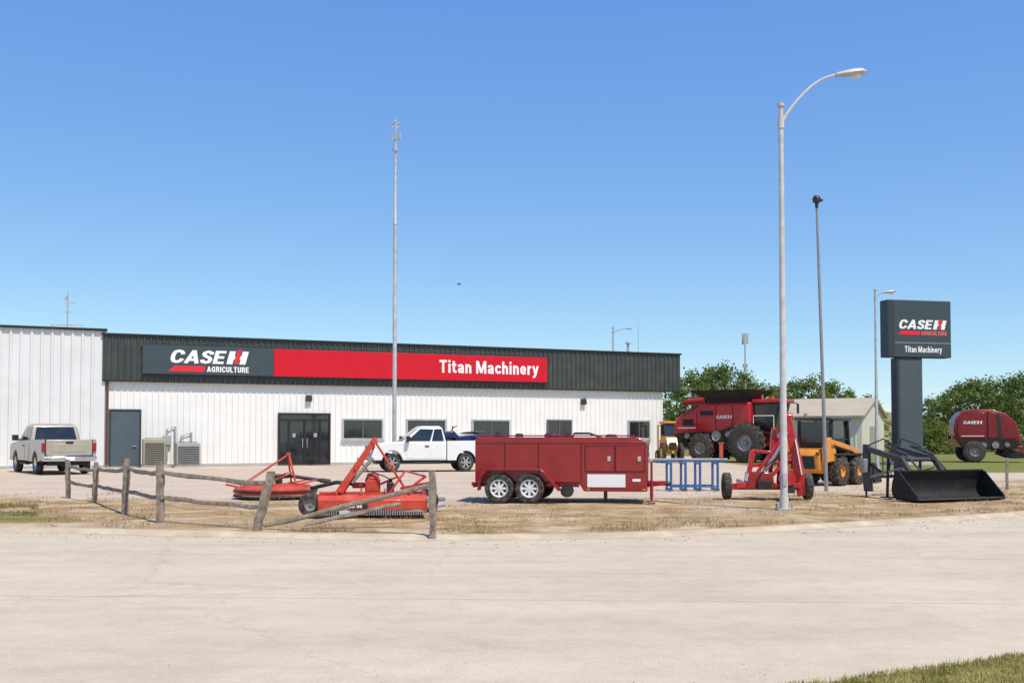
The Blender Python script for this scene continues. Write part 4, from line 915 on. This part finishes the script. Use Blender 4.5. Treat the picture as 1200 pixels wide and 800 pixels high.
b=MB(); b.loft([[(1.6,-.7,1.0),(1.6,.7,1.0),(1.6,.7,1.9),(1.6,-.7,1.9)],[(2.9,-.75,.45),(2.9,.75,.45),(3.0,.75,1.2),(3.0,-.75,1.2)]]); b.build('feeder_house',M['red'],t,bev=.04)
b=MB(); b.path([(.3,1.5,2.8),(.3,1.62,3.6),(-.4,1.65,3.72),(-4.6,1.65,3.55),(-4.8,1.65,3.4)],.19,14); b.build('unloading_tube',M['red'],t)
b=MB(); b.prism([(-4.5,.75),(-4.7,1.25),(-4.2,1.6),(-3.3,1.4),(-3.2,.9)],-1.2,1.2); b.build('straw_spreader',M['mattblack'],t,bev=.05)
b=MB(); b.bar((.9,-1.4,.95),(.9,1.4,.95),.3,.3).bar((-2.2,-1.3,.68),(-2.2,1.3,.68),.2,.2).bx(-2.0,1.0,-.8,.8,.7,1.3); b.build('chassis',M['black'],t)
for s in (-1,1):
    wheel(t,.9,s*1.72,1.10,.78,'steel',.42,0,lug=18,side=s); wheel(t,-2.2,s*1.5,.80,.58,'steel',.44,0,lug=16,side=s)
emblem(t,(-1.22,-1.458,2.35),(1,0,0),(0,0,1),1.12,None)
b=MB(); b.bx(-3.85,-2.6,-1.458,-1.452,1.92,1.98); b.build('pinstripe',M['white'],t)
b=MB(); b.path([(-3.6,-1.0,2.6),(-3.6,-1.0,3.45),(-2.9,-1.2,3.45),(-2.9,-1.2,2.95)],.03,8); b.build('guard_rail',M['black'],t)
b=MB(); b.path([(-2.8,.5,2.9),(-2.8,.5,3.9)],.09,12); b.build('exhaust',M['black'],t)
b=MB(); b.bx(-4.36,-4.22,-1.2,-.95,1.95,2.15); b.build('tail_light',M['lamp_red'],t)
# yellow farm machine at the rear of the combine
g=A(784,512,62.5); g.z=0; t=thing('hay_swather','narrow yellow and black farm machine squeezed between the showroom corner and the combine','farm machine',g,R(-84),None,(1.0,.62,1.0))
b=MB(); b.prism([(-1.0,.7),(-1.1,1.3),(-.5,1.65),(.6,1.5),(.9,1.0),(.7,.6)],-.55,.55); b.build('hood',M['yellow'],t,bev=.08)
b=MB(); b.bx(.86,.93,-.35,.35,.75,1.2); b.build('grille',M['darkgrille'],t)
b=MB(); b.bar((-1.2,-.6,.5),(-1.2,-.6,2.2),.12,.12).bar((-1.2,.6,.5),(-1.2,.6,2.2),.12,.12).bar((-1.2,-.66,2.2),(-1.2,.66,2.2),.12,.12).bar((-1.2,0,.6),(.9,0,.65),.2,.2); b.build('frame',M['pale_yellow'],t,bev=.01)
b=MB(); b.prism([(-.9,1.45),(-.85,2.3),(.1,2.3),(.3,1.5)],-.5,.5); c=b.build('cab',M['cabglass'],t,bev=.05)
b=MB(); b.bx(-1.0,.25,-.6,.6,2.31,2.44); b.build('cab_roof',M['yellow'],c,bev=.04)
for s in (-1,1): wheel(t,.55,s*.85,.58,.34,'pale_yellow',.5,0,lug=14,side=s); wheel(t,-.9,s*.8,.36,.24,'pale_yellow',.5,0,side=s)

# ------------------------------------------------------------------ skid steer (rear and right flank seen)
ya=R(48); g=anchor(967,567,0,.0,ya)
t=thing('skid_steer_loader','compact orange yellow skid steer loader with dark enclosed cab beside the leaning pole','loader',g,ya)
b=MB(); b.prism([(-1.25,.38),(-1.35,.9),(-1.0,1.0),(.75,.85),(1.0,.6),(.95,.35)],-.5,.5); b.build('chassis',M['yellow'],t,bev=.03)
b=MB(); b.prism([(-1.5,.45),(-1.52,.95),(-1.34,1.12),(-.65,1.16),(-.6,.9),(-.9,.45)],-.56,.56); e=b.build('engine_hood',M['yellow'],t,bev=.07,seg=3)
b=MB(); b.prism([(-.40,.52),(.40,.52),(.36,.92),(-.36,.92)],-1.545,-1.525,'x'); b.build('rear_grille',M['darkgrille'],e)
for s in (-1,1):
    b=MB(); b.bx(-1.53,-1.49,s*.42,s*.54,.95,1.04); b.build('tail_light',M['lamp_red'],e,bev=.01)
    b=MB(); b.prism([(-1.48,.72),(-1.50,1.1),(-1.38,1.46),(-1.16,1.50),(-.85,1.1),(-.75,.75)],s*.60,s*.78); b.build('rear_tower',M['yellow'],t,bev=.04,seg=3)
    b=MB(); b.prism([(-1.38,1.34),(-1.28,1.48),(.50,1.20),(1.22,.98),(1.52,.50),(1.40,.36),(1.08,.82),(.40,1.04)],s*.61,s*.74); a=b.build('lift_arm',M['yellow'],t,bev=.03)
    b=MB(); b.tube((-.75,s*.68,.75),(.35,s*.68,1.06),.05); b.tube((.2,s*.68,1.02),(.6,s*.68,1.12),.03); b.build('ram',M['mattblack'],a)
    for x in (-.60,.60): wheel(t,x,s*.75,.45,.32,'yellow',.42,0,lug=14,side=s)
    b=MB(); b.prism([(-1.0,.93),(-1.0,.99),(1.0,.99),(1.05,.91)],s*.52,s*.86); b.build('mudguard',M['mattblack'],t,bev=.02)
lettering(t,[('CASE',(-1.20,-.786,1.16),(1,0,0),(0,0,1),.30,.11,.02)],M['black'])
b=MB()
for s in (-1,1):
    b.bar((-.70,s*.54,.95),(-.66,s*.54,2.02),.10,.10).bar((.62,s*.54,.85),(.46,s*.54,2.02),.10,.10).bx(-.62,.5,s*.54-.03,s*.54+.03,1.40,1.45)
b.bx(-.72,-.66,-.5,.5,1.17,1.32); cb=b.build('cab',M['mattblack'],t,bev=.02)
b=MB(); b.bx(-.80,.64,-.64,.64,2.03,2.13); b.build('cab_roof',M['armgrey'],cb,bev=.03)
for s in (-1,1):
    b=MB(); b.prism([(-.62,.95),(-.58,2.0),(.44,2.0),(.58,.85)],s*.495,s*.51); b.build('side_glass',M['cabglass'],cb)
    b=MB(); b.bx(.58,.68,s*.32,s*.48,1.92,2.02); b.build('work_light',M['lamp_clear'],cb)
b=MB(); b.bar((.60,-.001,.85),(.45,.001,2.0),.94,.012); b.build('windscreen',M['cabglass'],cb)
b=MB(); b.bx(-.69,-.675,-.48,.48,1.33,1.98); b.build('rear_window',M['cabglass'],cb)
b=MB(); b.tube((-.5,.4,2.13),(-.5,.4,2.26),.05); b.build('beacon',M['amber'],cb)
def c_bucket(b,x0,hw,d=.8,h=.6,z0=.03):
    out=[(x0+d,z0),(x0+.18,z0),(x0+.05,z0+.08),(x0,z0+.22),(x0+.03,z0+.42),(x0+.14,z0+h)]
    inn=[(x0+.17,z0+h-.0),(x0+.07,z0+.42),(x0+.04,z0+.23),(x0+.09,z0+.11),(x0+.19,z0+.035),(x0+d,z0+.03)]
    b.prism(out+inn,-hw,hw)
    for s in (-1,1): b.prism([(x0+d,z0),(x0+.18,z0),(x0+.05,z0+.08),(x0,z0+.22),(x0+.03,z0+.42),(x0+.14,z0+h),(x0+.26,z0+h),(x0+d-.02,z0+.10)],s*hw,s*(hw-.03))
    return b
b=MB(); c_bucket(b,1.55,.92,.70,.60,.02); b.build('bucket',M['mattblack'],t)
b=MB(); b.bx(1.38,1.55,-.58,.58,.22,.60); b.build('coupler',M['black'],t,bev=.02)

# ------------------------------------------------------------------ tractor loader attachment
ya=R(-67); hw=1.36; g=anchor(1076,588.5,.85,-hw,ya)
t=thing('loader_attachment','detached black front loader with wide open bucket resting on the verge','loader attachment',g,ya)
b=MB(); c_bucket(b,0,hw,.85,.66,.02); bk=b.build('bucket',M['bucketblack'],t)
b=MB(); b.bx(.66,.90,-hw-.01,hw+.01,.052,.070); b.build('cutting_edge',M['armgrey'],bk)
b=MB(); b.bx(.10,.2,-hw,hw,.681,.715); b.build('top_lip',M['bucketblack'],bk)
for s in (-1,1):
    y=s*.52
    b=MB(); b.bar((-.02,y,.36),(-.55,y,.96),.10,.13).bar((-.50,y,.94),(-1.75,y,1.20),.10,.14); a=b.build('arm',M['armgrey'],t,bev=.012)
    b=MB(); b.tube((-.45,y-s*.10,1.06),(-1.2,y-s*.10,1.28),.04); b.tube((.02,y-s*.10,.64),(-.5,y-s*.10,1.08),.024); b.build('ram',M['armgrey'],a)
    b=MB(); b.tube((-.55,y,.74),(-1.2,y,.60),.024); b.tube((-1.1,y,.62),(-1.75,y,.46),.04); b.build('ram',M['steel'],a)
    b=MB(); b.prism([(-1.84,.12),(-1.90,.6),(-1.86,1.32),(-1.68,1.32),(-1.64,.6),(-1.58,.12)],y-.05,y+.05); b.build('mount_tower',M['armgrey'],t,bev=.012)
    b=MB(); b.bar((-1.80,y,.16),(-1.55,y+s*.22,.0),.05,.05); b.bar((-1.72,y,.85),(-1.2,y,.60),.045,.045); b.build('tower_brace',M['mattblack'],t)
    b=MB(); b.bar((-1.0,y,1.0),(-1.05,y,.02),.05,.05).bx(-1.2,-.9,y-.10,y+.10,-.01,.02); b.build('stand_leg',M['mattblack'],t)
    b=MB(); b.prism([(-.08,.25),(-.12,.58),(.06,.66),(.0,.25)],y-.09,y+.09); b.build('bucket_hinge',M['mattblack'],t)
b=MB(); b.tube((-.55,-.5,.95),(-.55,.5,.95),.055); b.build('cross_tube',M['armgrey'],t)
b=MB(); b.bx(-1.80,-1.70,-.46,.46,.45,.53); b.build('cross_beam',M['mattblack'],t)
b=MB(); b.bx(-1.80,-1.62,-.74,-.60,.6,.95); b.build('valve_block',M['steel'],t,bev=.02)
for s in (-1,1):
    b=MB(); b.path([(-1.7,s*.5,1.30),(-1.4,s*.3,1.46),(-1.0,s*.4,1.32),(-.6,s*.5,1.04)],.016,8); b.build('hydraulic_hose',M['blackplastic'],t)
    b=MB(); b.path([(-1.7,s*.45,1.25),(-1.6,s*.15,1.0),(-1.65,s*.1,.65),(-1.75,s*.3,.5)],.015,8); b.build('hydraulic_hose',M['blackplastic'],t)

# ------------------------------------------------------------------ round baler
ya=R(-14); bs=1.06; g=anchor(1142,541.5,-.75,-1.3,ya,bs,bs)
t=thing('round_baler','dark red round hay baler with rounded tailgate parked far right','baler',g,ya,None,bs)
prof=[(-1.35,.85),(-1.65,1.2),(-1.78,1.8),(-1.7,2.4),(-1.35,2.85),(-.7,3.0),(.3,2.98),(1.0,2.75),(1.5,2.2),(1.72,1.5),(1.75,1.0),(1.2,.72),(-.6,.68)]
b=MB(); b.prism(prof,-1.1,1.1); b.build('body',M['crimson'],t,bev=.10,seg=3)
for pts in ([(-1.5,1.35),(-1.62,1.8),(-1.52,2.35),(-1.2,2.68),(-.65,2.82),(-.08,2.84),(-.08,1.35)],[(.0,1.35),(.0,2.84),(.3,2.82),(.85,2.62),(1.3,2.1),(1.52,1.35)]):
    b=MB(); b.prism(pts,-1.16,-1.09); b.build('side_panel',M['crimson'],t,bev=.03)
b=MB(); b.prism([(-1.25,.86),(-1.45,1.25),(1.55,1.25),(1.62,1.0),(1.15,.76),(-.6,.72)],-1.15,-1.09); b.build('lower_panel',M['mattblack'],t)
for (x,z,r) in ((-.2,1.0,.16),(.4,1.0,.2),(1.0,1.02,.14)):
    b=MB(); b.lathe([(0,-.05),(r*.3,-.05),(r*.35,-.02),(r*.9,-.02),(r,-.05),(r,0)],(x,-1.152,z),'y',18); b.build('pulley',M['steel'],t)
b=MB(); b.prism([(.55,1.3),(.50,1.9),(.42,2.75),(.60,2.70),(.70,1.9),(.78,1.3)],-1.175,-1.163); b.build('dark_trim',M['black'],t)
b=MB(); b.bx(-1.4,-.2,-1.172,-1.163,1.46,1.50); b.build('pinstripe',M['white'],t)
b=MB(); b.prism([(.9,.8),(1.9,.55),(2.1,.25),(1.3,.22),(.7,.45)],-1.0,1.0); b.build('pickup_head',M['mattblack'],t,bev=.04)
b=MB(); b.bar((1.5,0,.85),(3.6,0,.55),.18,.18); tn=b.build('tongue',M['crimson'],t)
b=MB(); b.tube((1.6,0,1.05),(3.4,0,.85),.05); b.build('drive_shaft',M['black'],tn)
b=MB(); b.bx(2.9,3.1,-.1,.1,0,.62); b.build('jack',M['black'],t)
b=MB(); b.bar((-.75,-1.3,.55),(-.75,1.3,.55),.15,.15); b.build('axle',M['black'],t)
for s in (-1,1):
    wheel(t,-.75,s*1.3,.60,.42,'steel',.45,0,side=s)
    b=MB(); b.bx(-1.85,-1.7,s*.9,s*.7,1.3,1.5); b.build('tail_light',M['lamp_red'],t)
emblem(t,(-1.30,-1.172,2.05),(1,0,0),(0,0,1),1.05,None)

# ------------------------------------------------------------------ far shed
C0=A(1010,512,84); C0.z=0; ya=R(-31)
t=thing('metal_shed','wide low beige metal shed with tan pitched roof and gable end beyond the machines','shed',C0,ya)
zr=A(1030,467.5,86).z; ze=A(1010,487,84).z; wd=8.4; ln=8.6
b=MB(); b.ribs(-ln,0,0,ze,0,.6,.04,.16); b.prism([(.02,0),(.02,ze),(wd/2,zr),(wd-.02,ze),(wd-.02,0)],-ln,0,'x'); b.build('wall',M['shed'],t,angle=20)
b=MB(); b.prism([(-.35,ze-.10),(wd/2,zr+.04),(wd+.35,ze-.10),(wd+.35,ze+.04),(wd/2,zr+.18),(-.35,ze+.04)],-ln-.3,.3,'x'); b.build('roof',M['shedroof'],t)
b=MB(); b.bx(.005,.05,2.8,5.6,0,2.4); b.build('door',M['tan'],t)
# ------------------------------------------------------------------ bird
p=A(538,333,70); t=thing('bird','small dark bird gliding in the clear sky above the showroom','bird',p,R(20))
b=MB(); b.lathe([(0,-.12),(.03,-.08),(.045,0),(.03,.08),(.02,.11),(0,.14)],axis='x',n=8); b.prism([(-.12,-.01),(-.22,-.05),(-.22,.05),(-.12,.01)],-.005,.005,'z'); b.build('body',M['black'],t)
for s in (-1,1):
    b=MB(); b.loft([[(.05,s*.02,.01),(-.06,s*.02,.01),(-.06,s*.02,.0),(.05,s*.02,.0)],[(.03,s*.14,.06),(-.05,s*.14,.06),(-.05,s*.14,.055),(.03,s*.14,.055)],[(-.06,s*.28,.03),(-.08,s*.28,.03),(-.08,s*.28,.028),(-.06,s*.28,.028)]]); b.build('wing',M['black'],t)
g=G(1180,574); o=timber(g-V((0,0,.1)),A(1180,536,g.y),.09,.08,'marker_post',None,g); o.location=g; tag(o,'short weathered wooden post behind the loader bucket at far right','post')

# ------------------------------------------------------------------ trees
def tree_proto(seed,h,r,mname):
    rnd=random.Random(seed)
    b=MB(); b.path([(0,0,-.2),(rnd.uniform(-.15,.15),.05,h*.2),(rnd.uniform(-.3,.3),0,h*.45),(0,rnd.uniform(-.3,.3),h*.75)],[.26,.2,.14,.05],9)
    cl=[]
    n=58
    for i in range(n):
        k=rnd.random(); zz=h*(.20+.78*k)
        rad=r*(math.sin(PI*min(1,.18+.8*k))**.6)*(1 if k<.85 else .7)
        a=rnd.uniform(0,2*PI); q=rad*math.sqrt(rnd.uniform(.12,1.15))*.92
        cl.append((V((q*math.cos(a),q*math.sin(a),zz*rnd.uniform(.92,1.0))),rnd.uniform(.12,.30)*r))
    for c,_ in cl[::4]:
        z0=max(h*.15,c.z*.6); b.path([(0,0,z0),(c.x*.5,c.y*.5,(z0+c.z)*.5+.1),tuple(c)],[.09,.06,.02],6)
    bm=b.bm; me=bpy.data.meshes.new('trunk'); bmesh.ops.recalc_face_normals(bm,faces=bm.faces[:]); bm.to_mesh(me); bm.free(); me.materials.append(M['bark'])
    vs=[];fs=[]
    for c,cr in cl:
        for k in range(68):
            d=V((rnd.gauss(0,1),rnd.gauss(0,1),rnd.gauss(0,.7))).normalized()
            p=c+d*cr*rnd.uniform(.35,1.25)
            nrm=(d+V((rnd.gauss(0,.6),rnd.gauss(0,.6),rnd.gauss(0,.6)))).normalized(); u=nrm.orthogonal().normalized(); v=nrm.cross(u)
            s=rnd.uniform(.09,.22); j=len(vs)
            vs+=[p+u*s,p+v*s*.7,p-u*s,p-v*s*.7]; fs.append((j,j+1,j+2,j+3))
    m2=bpy.data.meshes.new('crown'); m2.from_pydata(vs,[],fs); m2.materials.append(M[mname])
    return me,m2
protos=[tree_proto(1,10,3.6,'leaf'),tree_proto(2,10,4.2,'leafdark'),tree_proto(3,10,3.2,'leafpale'),tree_proto(4,10,3.9,'leaf')]
def tree(px,pytop,Y,pi,label,group,wd=1):
    g=A(px,512,Y); g.z=0; h=A(px,pytop,Y).z/10
    t=thing('tree',label,'tree',g,random.uniform(0,6),group,(h*wd,h*wd,h))
    for nme,me in zip(('trunk','crown'),protos[pi]):
        o=bpy.data.objects.new(nme,me); C.objects.link(o); o.parent=t
ordn=['first','second','third','fourth','fifth','sixth','seventh','eighth','ninth','tenth']
ra=[(792,452,150,1,1.1),(812,432,140,0,1),(832,430,150,3,1),(852,428,138,1,1),(872,436,150,2,1.1),(893,447,140,0,1.2),(912,452,150,3,1.2)]
for i,(px,py,Y,k,wd) in enumerate(ra): tree(px,py,Y,k,ordn[i]+' tree from the left in the leafy row behind the red combine','trees behind the combine',wd)
rb=[(932,446,160,1,1.1),(952,438,150,0,1),(975,447,160,3,1.1),(996,456,150,2,1.2),(1016,462,165,0,1.3)]
for i,(px,py,Y,k,wd) in enumerate(rb): tree(px,py,Y,k,ordn[i]+' tree from the left in the row above the tan shed roof','trees beyond the shed',wd)
rc=[(1088,466,120,2,1.4),(1106,462,130,0,1.4),(1124,450,115,1,1.1),(1143,444,110,3,1.1),(1163,440,118,0,1.1),(1184,442,108,1,1.1),(1206,436,112,3,1.2)]
for i,(px,py,Y,k,wd) in enumerate(rc): tree(px,py,Y,k,ordn[i]+' tree from the left in the row right of the pylon sign','trees right of the pylon sign',wd)
def bush(px,pytop,Y,pi,label):
    g=A(px,512,Y); h=A(px,pytop,Y).z/8.2
    t=thing('bush',label,'bush',V((g.x,g.y,-2.1*h)),random.uniform(0,6),'bushes right of the pylon sign',(h*1.6,h*1.6,h))
    o=bpy.data.objects.new('foliage',protos[pi][1]); C.objects.link(o); o.parent=t
for i,(px,py,Y,k) in enumerate(((1060,497,100,0),(1078,490,98,1),(1098,492,95,3),(1116,494,98,0),(1200,496,96,1))):
    bush(px,py,Y,k,ordn[i]+' leafy bush from the left in the low line beside the pylon sign')
